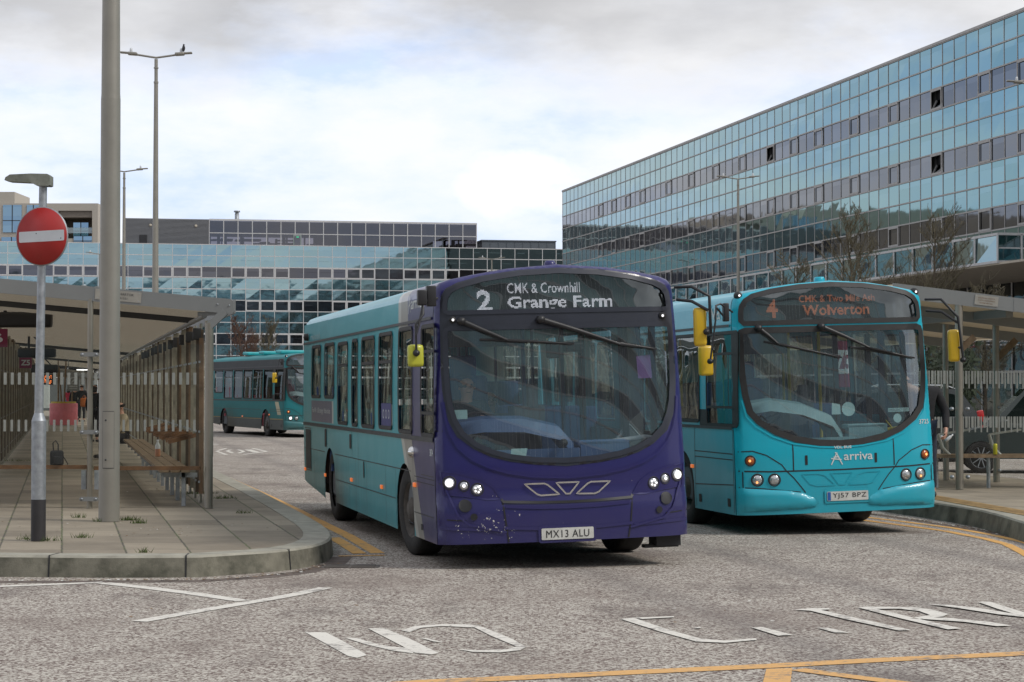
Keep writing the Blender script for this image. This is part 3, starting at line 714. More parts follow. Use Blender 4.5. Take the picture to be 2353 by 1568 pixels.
# bird on the lamp
bx_, by_ = lp(356, 72); p = D(422, 118, 72)
m = MB(); m.lathe([(0, -.16), (.03, -.14), (.055, -.08), (.075, 0), (.07, .07), (.045, .12), (.042, .16), (.035, .20), (0, .22)], 'z', (0, 0, .17), 12); m.lathe([(.014, 0), (0, .06)], 'x', (.03, 0, .35), 6); m.add([(-.02, -.03, .08), (-.02, .03, .08), (-.10, .02, -.08), (-.10, -.02, -.08)], [(0, 1, 2, 3)]); m.beam((0, -.02, -.0), (0, -.02, .06), .01, .01); m.beam((0, .02, 0), (0, .02, .06), .01, .01)
tag(m.build('bird', mat('dark_feathers', (.03, .03, .035), .7)), 'small dark bird perched on the right head of the tallest lamp post', 'bird').location = (p.x, 72, 13.14); bpy.data.objects['bird'].scale = (.72, .72, .72)
# ------------------------------------------------------------------ no-entry sign with small lantern
g = G(88, 1243, KZ)
t = thing('no_entry_sign', 'round red no-entry sign with white bar on a galvanised pole, small lantern above', 'road sign', (g.x, g.y, KZ))
m = MB(); m.tube([(0, 0, .42), (0, 0, 1.22)], .0735, 20); m.tube([(0, 0, 1.22), (0, 0, 1.30)], [.0735, .046], 20); m.tube([(.0, 0, 1.30), (.032, 0, 3.66)], [.045, .041], 16)
m.build('pole', M_GALV, t)
m = MB(); m.tube([(0, 0, 0), (0, 0, .421)], .0745, 20); m.build('pole_base_wrap', mat('black_base_paint', (.03, .028, .03), .6), t)
sr = rad(-19); zc = (893-544)/F*g.y+1.75-KZ; SM = Matrix.Translation((.035, -.07, zc)) @ Matrix.Rotation(sr, 4, 'Z') @ Matrix.Rotation(rad(-1.5), 4, 'Y')
m = MB().at(SM); m.mat(0).lathe([(0, .0), (.302, .0), (.302, .012), (.0, .012)], 'y', n=48); m.build('sign_plate', M_GALV, t)
m = MB().at(SM); m.lathe([(0, -.003), (.292, -.003), (.292, .0)], 'y', n=48); m.build('red_disc', M_REDS, t)
m = MB().at(SM); m.prism(rr(-.262, -.055, .262, .055, .012), -.006, -.0035, lambda u, v, h: (u, h, v)); m.mat(1)
for u, v in ((-.06, .03), (.225, -.03)): m.prism(circ(u, v, .006, 8), -.008, -.006, lambda u, v, h: (u, h, v))
m.build('white_bar', [M_WHTS, M_BLACK], t)
m = MB().at(Matrix.Translation((.04, 0, 3.66))); M_MOSS = mat('mossy_lantern_grey', (.20, .21, .18), .8, var=.3, dirt=((.07, .085, .04), 14, .7))
prof = [(.078, -.04), (.078, .055), (.05, .075), (-.12, .078), (-.33, .068), (-.375, .04), (-.385, .01), (-.34, -.002), (-.12, -.012), (-.06, -.045), (.06, -.048)]
m.prism(prof, -.085, .085, lambda u, v, h: (u, h, v))
m.build('lantern_head', M_MOSS, t)
# ------------------------------------------------------------------ buses
def paint(name, col, dirt=.35, coat=.6, chips=None, rough=.32):
    q = NB(name); v = q.coord(); s = q.sep(v)
    c = q.mix(q.math('MULTIPLY', q.noise(v, 2.5, 5, .6), .25), tuple(col), tuple(x*.72 for x in col))
    grime = q.math('MULTIPLY', q.math('MULTIPLY', q.math('SUBTRACT', 1.05, s[2], clamp=True), q.math('ADD', q.noise(v, 3.2, 6, .7), .1)), dirt*1.9, clamp=True)
    streak = q.math('MULTIPLY', q.math('SUBTRACT', q.noise(q.mapping(v, (5, 5, .5)), 2.2, 5, .7), .52), dirt, clamp=True)
    c = q.mix(q.math('ADD', grime, streak, clamp=True), c, (.10, .095, .08))
    if chips: c = chips(q, v, s, c)
    q.set(Base_Color=c, Roughness=q.math('ADD', rough, q.math('MULTIPLY', grime, .5)))
    q.b.inputs['Coat Weight'].default_value = coat*.6; q.b.inputs['Coat Roughness'].default_value = .10; q.b.inputs['Specular IOR Level'].default_value = .35
    q.set(Normal=q.bump(q.noise(v, .9, 2, .4), .5, .012)); MATS[name] = q.m; return q.m
def chips_purple(q, v, s, c):
    n = q.noise(v, 26, 4, .6); near = q.math('SUBTRACT', 1.0, q.math('MULTIPLY', q.math('ADD', q.math('ABSOLUTE', q.math('ADD', s[0], .78)), q.math('MULTIPLY', q.math('ABSOLUTE', q.math('SUBTRACT', s[2], .45)), 1.3)), 1.55), clamp=True)
    k = q.math('MULTIPLY', q.math('SUBTRACT', q.math('ADD', n, q.math('MULTIPLY', near, .175)), .752), 40, clamp=True)
    return q.mix(k, c, (.62, .6, .55))
M_PUR = paint('purple_coach_paint', (.020, .018, .118), .14, chips=chips_purple)
M_TQ = paint('turquoise_coach_paint', (.010, .42, .55), .22)
M_TQ3 = paint('dull_teal_coach_paint', (.012, .175, .195), .5)
def livery(name, kind):
    q = NB(name); v = q.coord(); s = q.sep(v); y, zz = s[1], s[2]
    def mr(a, b, c, d, val):
        r = q.n('ShaderNodeMapRange'); q.l(val, r.inputs[0]); r.inputs[1].default_value = a; r.inputs[2].default_value = b; r.inputs[3].default_value = c; r.inputs[4].default_value = d; return r.outputs[0]
    if kind == 1:
        teal = (.012, .36, .43); c = q.mix(q.math('MULTIPLY', q.noise(v, 1.3, 4), .4), teal, (.02, .31, .36))
        f = q.math('ADD', mr(.28, 1.28, .92, 1.58, zz), mr(1.28, 2.77, 0, .29, zz))
        b = q.math('ADD', mr(.28, 1.28, 1.40, 2.24, zz), mr(1.28, 2.77, 0, .22, zz))
        dy = lambda e: q.math('MULTIPLY', q.math('SUBTRACT', e, y), 60, clamp=True)
        c = q.mix(dy(b), c, (.50, .50, .46)); c = q.mix(dy(q.math('SUBTRACT', b, .17)), c, (.30, .29, .26)); c = q.mix(dy(f), c, (.020, .017, .115))
        pan = q.math('MULTIPLY', q.math('MULTIPLY', q.math('GREATER_THAN', y, 7.62), q.math('LESS_THAN', y, 9.95)), q.math('MULTIPLY', q.math('GREATER_THAN', zz, 1.325), q.math('LESS_THAN', zz, 1.615)))
        c = q.mix(pan, c, (.06, .055, .14))
        c = q.mix(q.math('MULTIPLY', pan, q.math('LESS_THAN', y, 7.76)), c, (.45, .47, .46))
    elif kind == 2:
        c = q.mix(q.math('MULTIPLY', q.noise(v, 1.3, 4), .4), (.010, .39, .51), (.014, .34, .44))
    else:
        c = q.mix(q.math('MULTIPLY', q.noise(v, 1.3, 4), .4), (.012, .185, .20), (.02, .15, .165))
        c = q.mix(q.math('MULTIPLY', q.math('LESS_THAN', zz, .62), q.math('GREATER_THAN', y, .2)), c, (.10, .115, .12))
        c = q.mix(q.math('MULTIPLY', q.math('LESS_THAN', zz, .66), q.math('GREATER_THAN', zz, .63)), c, (.42, .28, .10))
        cream = q.math('MULTIPLY', q.math('LESS_THAN', q.math('ABSOLUTE', q.math('SUBTRACT', y, q.math('ADD', .12, q.math('MULTIPLY', zz, .75)))), .22), q.math('LESS_THAN', zz, 1.27))
        c = q.mix(q.math('MULTIPLY', cream, q.math('GREATER_THAN', zz, .8)), c, (.5, .46, .33))
        c = q.mix(q.math('MULTIPLY', q.math('GREATER_THAN', zz, 2.45), q.math('LESS_THAN', zz, 2.80)), c, (.035, .04, .045))
    low = q.math('SUBTRACT', 1.25, zz, clamp=True)
    back = mr(0, 10, .55, 1.25, y)
    gr = q.math('MULTIPLY', q.math('MULTIPLY', q.math('MULTIPLY', low, back), q.math('ADD', .15, q.noise(q.mapping(v, (1, 1, .35)), 2.0, 6, .7))), .8, clamp=True)
    wh = lambda yc: q.math('SUBTRACT', 1.0, q.math('MULTIPLY', q.math('ABSOLUTE', q.math('SUBTRACT', y, yc)), .85), clamp=True)
    gr = q.math('ADD', gr, q.math('MULTIPLY', q.math('MULTIPLY', wh(7.3), low), .55), clamp=True)
    c = q.mix(gr, c, (.115, .11, .09))
    q.set(Base_Color=c, Roughness=q.math('ADD', .30 if kind != 3 else .6, q.math('MULTIPLY', gr, .5))); q.b.inputs['Coat Weight'].default_value = .25 if kind != 3 else 0.0; q.b.inputs['Coat Roughness'].default_value = .1; q.b.inputs['Specular IOR Level'].default_value = .35
    q.set(Normal=q.bump(q.noise(q.mapping(v, (1, 1, 1.6)), 1.5, 2, .5), .6, .018)); MATS[name] = q.m; return q.m
M_LIV = {1: livery('two_tone_coach_livery', 1), 2: livery('turquoise_coach_livery', 2), 3: livery('old_teal_coach_livery', 3)}
M_WS = glass_mat('windscreen_glass', (.82, .89, .89), .11, gl=(.90, .96, .98), wave=.0018, grime=.07)
M_DG = glass_mat('display_glass', (.62, .66, .66), .13, gl=(.8, .86, .88), wave=.012)
M_SG = glass_mat('side_window_glass', (.52, .60, .58), .05, gl=(.9, .95, .95), wave=.012, grime=.04)
M_SG3 = glass_mat('old_side_window_glass', (.30, .34, .33), -.03, gl=(.5, .55, .55)); M_INT = mat('cab_interior_grey', (.12, .13, .14), .8); M_CEIL = mat('cab_ceiling', (.42, .44, .44), .8); M_DISPB = mat('display_backing', (.10, .115, .118), .7)
M_COWL = {1: mat('blue_dashboard_cowl', (.05, .10, .22), .55, dirt=((.22, .26, .30), 1.5, .35)), 2: mat('pale_teal_dashboard_cowl', (.17, .29, .31), .55), 3: mat('grey_dashboard_cowl', (.2, .25, .25), .6)}
M_SEATB = mat('blue_seat_fabric', (.03, .06, .15), .9); M_SEATR = mat('pink_red_seat_fabric', (.30, .07, .09), .9)
M_CHROM = mat('polished_chrome', (.75, .74, .72), .15, 1.0); M_LENS = mat('clear_lens', (.55, .56, .56), .12, .7, var=.3, sc=60)
M_DRL = mat('lit_headlamp', (.9, .9, .9), .3, emit=(1, .98, 1), estr=.7); M_AMB = mat('amber_lens', (.42, .10, .015), .2, coat=.6); M_AMBL = mat('amber_glow', (.8, .3, .08), .3, emit=(1, .38, .12), estr=1.2)
M_YM = mat('yellow_mirror_shell', (.62, .40, .012), .4, coat=.3, var=.05); M_YG = mat('greenish_yellow_mirror_shell', (.46, .47, .035), .4, coat=.3, var=.05)
M_PLW = mat('plate_white', (.58, .58, .54), .5, dirt=((.25, .24, .2), 8, .3)); M_PLB = mat('plate_blue', (.02, .10, .36), .5); M_TYRE = mat('tyre_rubber', (.022, .021, .02), .85, var=.3, sc=20); M_RIM = mat('dirty_wheel_rim', (.09, .08, .07), .8, .2, var=.4, sc=8)
M_LET = mat('off_white_lettering', (.60, .64, .63), .6); M_LETF = mat('faint_lettering', (.30, .45, .46), .6)
def lerp_prof(pts, t):
    for (a, b), (c, d) in zip(pts, pts[1:]):
        if t <= c: return b+(d-b)*(t-a)/(c-a) if c > a else b
    return pts[-1][1]
def make_bus(name, label, cat, root, yaw, roll, st, L=10.9):
    top = 2.975 if st == 1 else 3.06
    dz = top-2.975
    T = thing(name, label, cat, root, (0, -roll, yaw), 'single-deck buses')
    half = [(1.262, .27), (1.265, .6), (1.262, 1.05), (1.25, 1.8), (1.225, 2.45), (1.212, 2.70+dz), (1.195, 2.765+dz), (1.155, 2.81+dz), (1.06, 2.845+dz), (.85, 2.885+dz), (.5, 2.94+dz), (0, 2.975+dz)]
    O = [(-x, z_) for x, z_ in half]+[(x, z_) for x, z_ in half[-2::-1]]
    Ln = dens(O, .05, False)
    segs = list(zip(Ln, Ln[1:]))
    def edist(x, z_):
        best = 9
        for (ax, az), (bx, bz) in segs:
            dx, dzz = bx-ax, bz-az; t = max(0, min(1, ((x-ax)*dx+(z_-az)*dzz)/(dx*dx+dzz*dzz+1e-12))); d = math.hypot(x-ax-t*dx, z_-az-t*dzz)
            if d < best: best = d
        return best
    R0 = .085
    def face(x, z_):
        k = abs(x)/1.2; y = .045*k*k+.085*k**4
        y += .075*max(0, z_-1.0)-.0*z_
        if st == 1 and z_ < .70: y -= .03*min(1, (.70-z_)/.04)*1
        return y
    def S(off=0.0):
        def fn(x, z_):
            e = edist(x, z_) if (abs(x) > 1.0 or z_ > 2.55) else R0
            e = min(e, R0); return (x, face(x, z_)+R0-math.sqrt(max(0, R0*R0-(R0-e)**2))-off, z_)
        return fn
    W = lambda z_: lerp_prof([(b, a) for a, b in half[:6]], z_)
    # front panels
    if st == 1:
        wsh = [(0, 1.04), (.31, 1.055), (.55, 1.092), (.73, 1.142), (.89, 1.22), (1.02, 1.335), (1.09, 1.47), (1.125, 1.6), (1.145, 1.78), (1.15, 1.95), (1.148, 2.30), (1.135, 2.355), (1.09, 2.375)]
        dsh = [(0, 2.905), (.4, 2.885), (.75, 2.835), (.98, 2.775), (1.07, 2.73), (1.115, 2.67), (1.128, 2.60), (1.13, 2.53), (1.10, 2.515)]
    else:
        wsh = [(0, 1.10), (.27, 1.115), (.55, 1.165), (.79, 1.257), (.98, 1.38), (1.08, 1.5), (1.125, 1.7), (1.15, 1.97), (1.152, 2.41), (1.135, 2.455), (1.09, 2.47)]
        dsh = [(0, 3.005), (.4, 2.985), (.75, 2.94), (.98, 2.885), (1.07, 2.83), (1.115, 2.76), (1.128, 2.68), (1.13, 2.60), (1.10, 2.565)]
    ws = [(x, z_) for x, z_ in wsh]+[(-x, z_) for x, z_ in wsh[:0:-1]]; ds = dsh+[(-x, z_) for x, z_ in dsh[:0:-1]]
    def shrink(poly, d):
        n = len(poly); o = []; A = sum(poly[i][0]*poly[(i+1) % n][1]-poly[(i+1) % n][0]*poly[i][1] for i in range(n)); sg = 1 if A > 0 else -1
        for i in range(n):
            a, b = poly[i-1], poly[(i+1) % n]; dx, dzz = b[0]-a[0], b[1]-a[1]; k = math.hypot(dx, dzz) or 1
            o.append((poly[i][0]-sg*dzz/k*d, poly[i][1]+sg*dx/k*d))
        return o
    ws = dens(ws, .06); ds = dens(ds, .06)
    if st == 1:
        mh = [(0, 1.04-.045)]+[(x+.012, z_-.035) for x, z_ in wsh[1:5]]+[(1.06, 1.31), (1.135, 1.46), (1.165, 1.6), (1.182, 1.78), (1.186, 1.95), (1.178, 2.4), (1.168, 2.62), (1.155, 2.69), (1.11, 2.755), (1.0, 2.81), (.76, 2.873), (.4, 2.922), (0, 2.94)]
        mask = mh+[(-x, z_) for x, z_ in mh[-2:0:-1]]; fholes = [dens(mask, .06)]
    else:
        fholes = [shrink(ws, -.035), shrink(ds, -.03)]
    outer = shrink(O+[(1.0, .27), (-1.0, .27)], .0015)
    outer = [(max(-1.262, min(1.262, x)), z_) for x, z_ in outer]
    extra = []
    for e in (.004, .012, .025, .045, .07):
        s_ = shrink(dens(O, .08, False)+[(0, -.8)], e)
        extra += [p for p in s_[:-1] if p[1] > .29]
    fmat = {1: M_PUR, 2: M_TQ, 3: M_TQ3}[st]
    m = MB(); m.sheet(outer, S(), fholes, .09, extra)
    fp = m.build('front_panel', fmat, T)
    if st == 1: m = MB(); m.sheet(fholes[0], S(.004), [shrink(ws, .03), shrink(ds, .02)], .06); m.strip(shrink(ws, .012), .05, S(.016), closed=True); m.strip(shrink(ds, .0), .045, S(.014), closed=True); m.build('black_window_mask', mat('navy_black_gloss', (.022, .025, .038), .35, coat=.3), fp)
    else: m = MB(); m.strip(shrink(ws, -.005), .075, S(.010), closed=True); m.strip(shrink(ds, -.005), .06, S(.010), closed=True); m.build('black_window_mask', M_RUB, fp)
    m = MB(); m.sheet(shrink(ws, .01), S(-.008), sp=.09); m.build('windscreen', M_WS, T)
    dg = MB(); dg.sheet(shrink(ds, .01), S(-.008), sp=.09); dg = dg.build('destination_glass', M_DG, T)
    # destination display inside
    m = MB(); m.mat(0).sheet(shrink(ds, -.01), S(-.10), sp=.2)
    if st == 1: items = [('2', -.80, 2.525, -.655, 2.735, .0125, .03), ('CMK & Crownhill', -.50, 2.695, .235, 2.795, .0078, .006), ('Grange Farm', -.50, 2.545, .565, 2.665, .0105, .02)]
    elif st == 2: items = [('4', -.80, 2.62, -.665, 2.845, .014, .03), ('CMK & Two Mile Ash', -.39, 2.80, .58, 2.885, .0085, .006), ('Wolverton', -.35, 2.64, .50, 2.77, .0115, .02)]
    else: items = [('5', -.1, 2.62, .12, 2.86, .02, .04)]
    m.mat(1); f_ = S(-.085)
    for s_, x0, z0, x1, z1, pt, bd in items:
        g_ = fit(text2d(s_, 1, bd), x0, z0, x1, z1)
        if s_ == 'Grange Farm' : g_ = fit(text2d(s_, 1, bd), x0, z0-.03, x1, z1)
        for (x, z_) in dots(g_, pt):
            r_ = pt*.36; a = f_(x, z_); m.add([(a[0]-r_, a[1], a[2]-r_), (a[0]+r_, a[1], a[2]-r_), (a[0]+r_, a[1], a[2]+r_), (a[0]-r_, a[1], a[2]+r_)], [(0, 1, 2, 3)], False)
    m.build('destination_display', [M_DISPB, LEDW if st == 1 else LEDA], T)
    # body shell: sides with openings, roof, rear
    wins = {1: [(.22, .95, 1.32, 2.40), (1.51, 2.34, 1.33, 2.41), (2.79, 3.71, 1.35, 2.39), (4.07, 5.05, 1.34, 2.375), (5.42, 5.86, 1.34, 2.37), (6.27, 7.15, 1.345, 2.355), (7.52, 8.47, 1.67, 2.37), (8.92, 9.87, 1.67, 2.365)]}.get(st) or [(.05, 1.30, 1.34, 2.46), (1.62, 2.75, 1.38, 2.46), (2.9, 4.1, 1.38, 2.46), (4.25, 5.45, 1.38, 2.46), (5.6, 6.8, 1.38, 2.46), (7.0, 8.2, 1.38, 2.46), (8.4, 9.6, 1.6, 2.46)]
    arches = (2.02, 8.02) if st == 1 else (2.45, 8.15)
    zs = 2.70+dz
    fy = lambda z_: face(W(z_)-.0, z_)+R0
    sideo = [(fy(.27), .27)]
    for i, a in enumerate(arches):
        r_ = .54
        for k in range(15):
            an = math.pi-math.pi*k/14; sideo.append((a+r_*math.cos(an), max(.27 if i == 0 else .29, .50+r_*.92*math.sin(an)) if 0 < k < 14 else (.27 if i == 0 else .30)))
    sideo += [(8.75, .32), (10.6, .43), (L-.05, .46), (L-.02, .9), (L-.02, zs)]
    nz = 14
    sideo += [(fy(zs-(zs-.27)*k/nz), zs-(zs-.27)*k/nz) for k in range(nz)]
    whole = [rr(a, c, b, d, .055) for a, b, c, d in wins]
    body = MB()
    nears = [(.45, 1.65, .40, 2.40)]+[w_ for w_ in wins if w_[0] > 1.6 and w_[1] < 9]
    nhol = [rr(a, c, b, d, .055) for a, b, c, d in nears]
    body.sheet(sideo, lambda y, z_: (-W(z_), y, z_), whole, .35)
    body.sheet([(y, z_) for y, z_ in sideo], lambda y, z_: (W(z_), y, z_), nhol, .35)
    roofp = [p for p in Ln if p[1] >= zs-.001]; roofp[0] = (-W(zs), zs); roofp[-1] = (W(zs), zs)
    rows = []
    ys = [None]+[.6+i*1.2 for i in range(9)]+[L-.25, L-.12, L-.04, L]
    for i, yy in enumerate(ys):
        ins = {len(ys)-3: .02, len(ys)-2: .06, len(ys)-1: .14}.get(i, 0)
        drop = .035*(yy or 0)/L
        rows.append([(x*(1-ins*.7), (face(x, z_)+R0 if yy is None else yy), z_-ins*.8-drop*(1 if z_ > zs+.05 else 0)) for x, z_ in roofp])
    n = len(roofp)
    for a, b in zip(rows, rows[1:]): body.add(a+b, [(i, i+1, n+i+1, n+i) for i in range(n-1)], True)
    re = [(-1.25, .46), (1.25, .46), (1.25, 1.0), (W(2.4), 2.4), (1.1, zs+.02), (0.0, zs+.2), (-1.1, zs+.02), (-W(2.4), 2.4), (-1.25, 1.0)]
    body.sheet(re, lambda x, z_: (x, L-.02, z_), [rr(-.95, 1.5, .95, 2.35, .08)], .4)
    bs = body.build('body_shell', M_LIV[st], T)
    m = MB(); m.sheet([(-1.2, .1), (1.2, .1), (1.2, L-.3), (-1.2, L-.3)], lambda x, y: (x, y, .36), sp=9); m.box(-1.15, .25, .30, 1.15, 1.2, .355)
    for a in arches:
        for s in (-1, 1):
            vs = []; 
            for k in range(13): an = math.pi*k/12; vs += [(s*1.25, a-.56*math.cos(an), .5+.55*math.sin(an)), (s*.72, a-.56*math.cos(an), .5+.55*math.sin(an))]
            m.add(vs, [(2*i, 2*i+1, 2*i+3, 2*i+2) for i in range(12)], True); m.add([(s*.72, a-.56, .3), (s*.72, a+.56, .3), (s*.72, a+.56, 1.06), (s*.72, a-.56, 1.06)], [(0, 1, 2, 3)], False)
    m.box(-.7, arches[0]-.1, .3, .7, arches[0]+.1, .46); m.box(-.5, 8.8, .28, .5, 10.4, .6)
    m.build('underframe', M_BLACK, T)
    m = MB(); m.add([(x*.965, y, z_-.05) for y in (.45, L-.3) for x, z_ in roofp], [(i, i+1, n+i+1, n+i) for i in range(n-1)], True); m.build('ceiling', M_CEIL, T)
    m = MB(); m.box(-1.18, .5, .361, 1.18, L-.3, .38)
    for s in (-1, 1):
        for (a, b) in ((1.75 if st == 1 else 1.9, 3.0), (7.4, 8.7)): m.box(s*1.17, a, .38, s*.72, b, 1.06)
        m.box(s*1.19, .5, .38, s*1.165, L-.35, 1.28)
    m.build('saloon_floor', M_INT, T)
    # side windows
    for s, lst in ((-1, wins), (1, nears)):
        for k, (a, b, c, d) in enumerate(lst):
            fn = lambda y, z_, s=s, o=0: (s*(W(z_)-.012), y, z_)
            m = MB(); m.sheet(rr(a-.005, c-.005, b+.005, d+.005, .05), fn, sp=9); wd = m.build('side_window' if not (s == 1 and k == 0) else 'door_glass', M_SG if st != 3 else M_SG3, T)
            m = MB(); f2 = lambda y, z_, s=s: (s*(W(z_)+.007), y, z_); m.strip(rr(a, c, b, d, .06), .045, f2, closed=True)
            m.strip(rr(a, c, b, d, .06), .03, lambda y, z_, s=s: (s*(W(z_)+.012), y, z_), closed=True)
            if st == 1 and s == -1 and k in (2, 3, 5): m.strip([(a, 2.08), (b, 2.08)], .035, lambda y, z_, s=s: (s*(W(z_)+.011), y, z_)); 
            if s == -1 and k == 0: m.strip([(a+.02, c+.22), (b-.02, c+.22)], .03, lambda y, z_, s=s: (s*(W(z_)+.011), y, z_)); m.strip([(a+.02, d-.25), (b-.02, d-.25)], .03, lambda y, z_, s=s: (s*(W(z_)+.011), y, z_)); m.strip([(a+.35, c+.22), (a+.35, d-.25)], .03, lambda y, z_, s=s: (s*(W(z_)+.010), y, z_))
            if st != 1 and s == -1 and k in (2, 3, 5): m.strip([(a, 2.18), (b, 2.18)], .03, lambda y, z_, s=s: (s*(W(z_)+.011), y, z_))
            m.build('frame', M_RUB, wd)
            if st == 1 and s == -1 and k == 2:
                m = MB(); m.mat(0).sheet(rr(a+.1, c+.02, b-.12, c+.27, .02), lambda y, z_: (-(W(z_)-.004), y, z_), sp=9); m.mat(1).strip([(a+.05, c+.03), (a+.05, c+.26)], .1, lambda y, z_: (-(W(z_)-.004), y, z_))
                for q_ in range(3): m.strip(circ(a+.25+q_*.19, c+.15, .045, 10), .014, lambda y, z_: (-(W(z_)-.001), y, z_), closed=True)
                m.build('window_sticker', [mat('purple_sticker', (.05, .05, .17), .6), M_LET], wd)
    # rails, seams and fittings on the driver's side
    sd = lambda off: (lambda y, z_: (-(W(z_)+off), y, z_))
    m = MB()
    if st == 1:
        m.mat(0).strip([(fy(1.29)+.02, 1.285), (L-.05, 1.285)], .035, sd(.012)); m.strip([(fy(1.29)+.02, 1.262), (L-.05, 1.262)], .010, sd(.014)); m.strip([(fy(2.5)+.05, 2.475), (L-.05, 2.43)], .03, sd(.014)); m.mat(1)
        for a, b in (((.3, .92), (1.0, .92)), ((1.62, .93), (7.5, .93)), ((8.5, .93), (L-.1, .93)), ((.35, .52), (1.45, .52)), ((2.6, .6), (7.45, .6))): m.strip([a, b], .010, sd(.003))
        for yy in (1.48, 2.6, 3.3, 4.75, 5.6, 6.2, 7.4, 8.6, 9.7): m.strip([(yy, .31), (yy, .93 if yy != 1.48 else 1.26)], .010, sd(.003))
        m.strip([(5.38, .6), (5.38, 2.44)], .010, sd(.003)); m.strip([(5.9, .93), (5.9, 2.44)], .010, sd(.003))
        m.strip(rr(10.0, .62, 10.75, 1.22, .02), .012, sd(.004), closed=True); m.mat(2).sheet(rr(10.03, .64, 10.62, 1.2, .02), sd(.005), sp=9)
        m.mat(2).sheet(rr(5.95, 1.04, 6.12, 1.22, .03), sd(.005), sp=9); m.sheet(rr(4.9, .72, 4.98, .92, .03), sd(.005), sp=9); m.sheet(rr(8.3, 1.0, 8.5, 1.24, .03), sd(.005), sp=9); m.sheet(rr(.97, .36, 1.07, .42, .01), sd(.005), sp=9)
        for yy in (.36, .43): m.strip([(fy(.84)+.03, .84-yy*.0+(yy-.36)*.7), (1.4, .84+(yy-.36)*.7)], .008, sd(.004))
    else:
        m.mat(0).strip([(fy(1.3)+.02, 1.31), (L-.05, 1.31)], .035, sd(.012)); m.strip([(fy(2.5)+.05, 2.545), (L-.05, 2.53)], .03, sd(.014)); m.mat(1)
        for a, b in (((.3, 1.0), (1.85, 1.0)), ((.3, .93), (1.85, .93)), ((.3, .63), (1.85, .58)), ((3.1, .66), (7.6, .66)), ((3.1, .98), (L-.1, .98))): m.strip([a, b], .012, sd(.003))
        for yy in (.28, 1.85, 3.1, 5.2, 6.9): m.strip([(yy, .30), (yy, 1.29 if yy < 3 else .98)], .012, sd(.003))
        m.mat(2).sheet(rr(.42, .36, .54, .46, .01), sd(.005), sp=9); m.sheet(rr(1.6, .36, 1.72, .46, .01), sd(.005), sp=9); m.sheet([(1.30, 1.30), (1.62, 1.30), (1.62, 2.5), (1.30, 2.5)], sd(.003), sp=9); m.sheet([(fy(1.4)+.02, 1.34), (.1, 1.34), (.1, 2.46), (fy(2.4), 2.46)], sd(.003), sp=9)
    m.build('side_trim', [M_DARKM, M_BLACK, M_RUB], bs)
    for yy, zz in (((1.36, .80), (3.55, .68), (5.95, .66), (8.45, .62), (10.7, .62)) if st == 1 else ((1.95, .8), (5.5, .7))):
        m = MB(); m.cbox((-(W(zz)+.012), yy, zz), (.02, .10, .045), None, .006); m.build('side_marker_lamp', mat('side_marker_orange', (.55, .10, .02), .3, emit=(1, .25, .06), estr=.35), T)
    if st == 1:
        m = MB(); m.lathe([(0, -.05), (.035, -.045), (.055, -.02), (.06, 0)], 'x', (-(W(1.13)), 1.50, 1.13), 16); m.build('wheelchair_button_dome', M_CHROM, T)
        m = MB(); m.lathe([(0, -.07), (.05, -.05), (.055, 0)], 'x', (-(W(2.35)), 10.35, 2.52), 12); m.build('rear_side_camera', M_RUB, T)
        def sidetext(s_, y0, z0, y1, z1, mt, nm, bd=.01):
            vs, fs = fit(text2d(s_, 1, bd), 0, 0, abs(y1-y0), z1-z0); m = MB(); m.add([(-(W(z0+b)+.006), y0-a, z0+b) for a, b in vs], fs, False); return m.build(nm, mt, T)
        sidetext('arriva', 1.60, 2.60, .98, 2.72, M_LET, 'brand_lettering'); sidetext('sapphire', .95, 2.60, .38, 2.74, mat('lilac_lettering', (.28, .26, .50), .6), 'brand_lettering')
        m = MB()
        for a, b in (((1.76, 2.56), (1.70, 2.77)), ((1.70, 2.77), (1.64, 2.57)), ((1.75, 2.63), (1.64, 2.67))): m.strip([a, b], .016, sd(.006))
        m.build('brand_emblem', M_LET, T)
        sidetext('Free WiFi · USB charging · Mobile tickets', 9.8, 1.43, 7.9, 1.52, M_LET, 'slogan_lettering', .0)
        sidetext('arrivabus.co.uk', 10.1, 2.47, 9.0, 2.56, M_LETF, 'web_lettering'); sidetext('3874', .36+.12, 1.12, .36-.06, 1.19, M_LET, 'fleet_number')
    elif st == 2:
        vs, fs = fit(text2d('arriva', 1, .01), 0, 0, 1.0, .2); m = MB(); m.add([(-(W(2.7)+.006), 1.75-a, 2.63+b) for a, b in vs], fs, False); m.build('brand_lettering', M_LET, T)
    # wheels
    for a in arches:
        for s in (-1, 1):
            wr = MB(); c = (s*1.08, a, .475-s*1.08*math.sin(roll)*1.0)
            wr.M = Matrix.Translation(c) @ Matrix.Rotation(rad(6 if a < 4 and st == 1 else 0), 4, 'Z') @ Matrix.Scale(s, 4, (1, 0, 0))
            wr.lathe([(.29, .13), (.33, .145), (.42, .145), (.465, .125), (.475, .09), (.475, -.09), (.465, -.125), (.42, -.145), (.28, -.145)], 'x', n=36)
            wh = wr.build('wheel', M_TYRE, T)
            m = MB(); m.M = wr.M
            if a < 4: m.lathe([(.295, .13), (.27, .11), (.245, .04), (.17, .03), (.13, .12), (.09, .15), (0, .15)], 'x', n=28); bx0 = .035
            else: m.lathe([(.295, .10), (.26, .0), (.22, -.05), (.13, -.05), (.10, .04), (0, .05)], 'x', n=28); bx0 = -.04
            for k in range(10): an = 2*math.pi*k/10; m.lathe([(.0, bx0+.045), (.016, bx0+.045), (.018, bx0)], 'x', (0, .205*math.cos(an), .205*math.sin(an)), 6)
            m.build('rim', M_RIM, wh)
    # interior
    cw_ = M_COWL[st]
    m = MB()
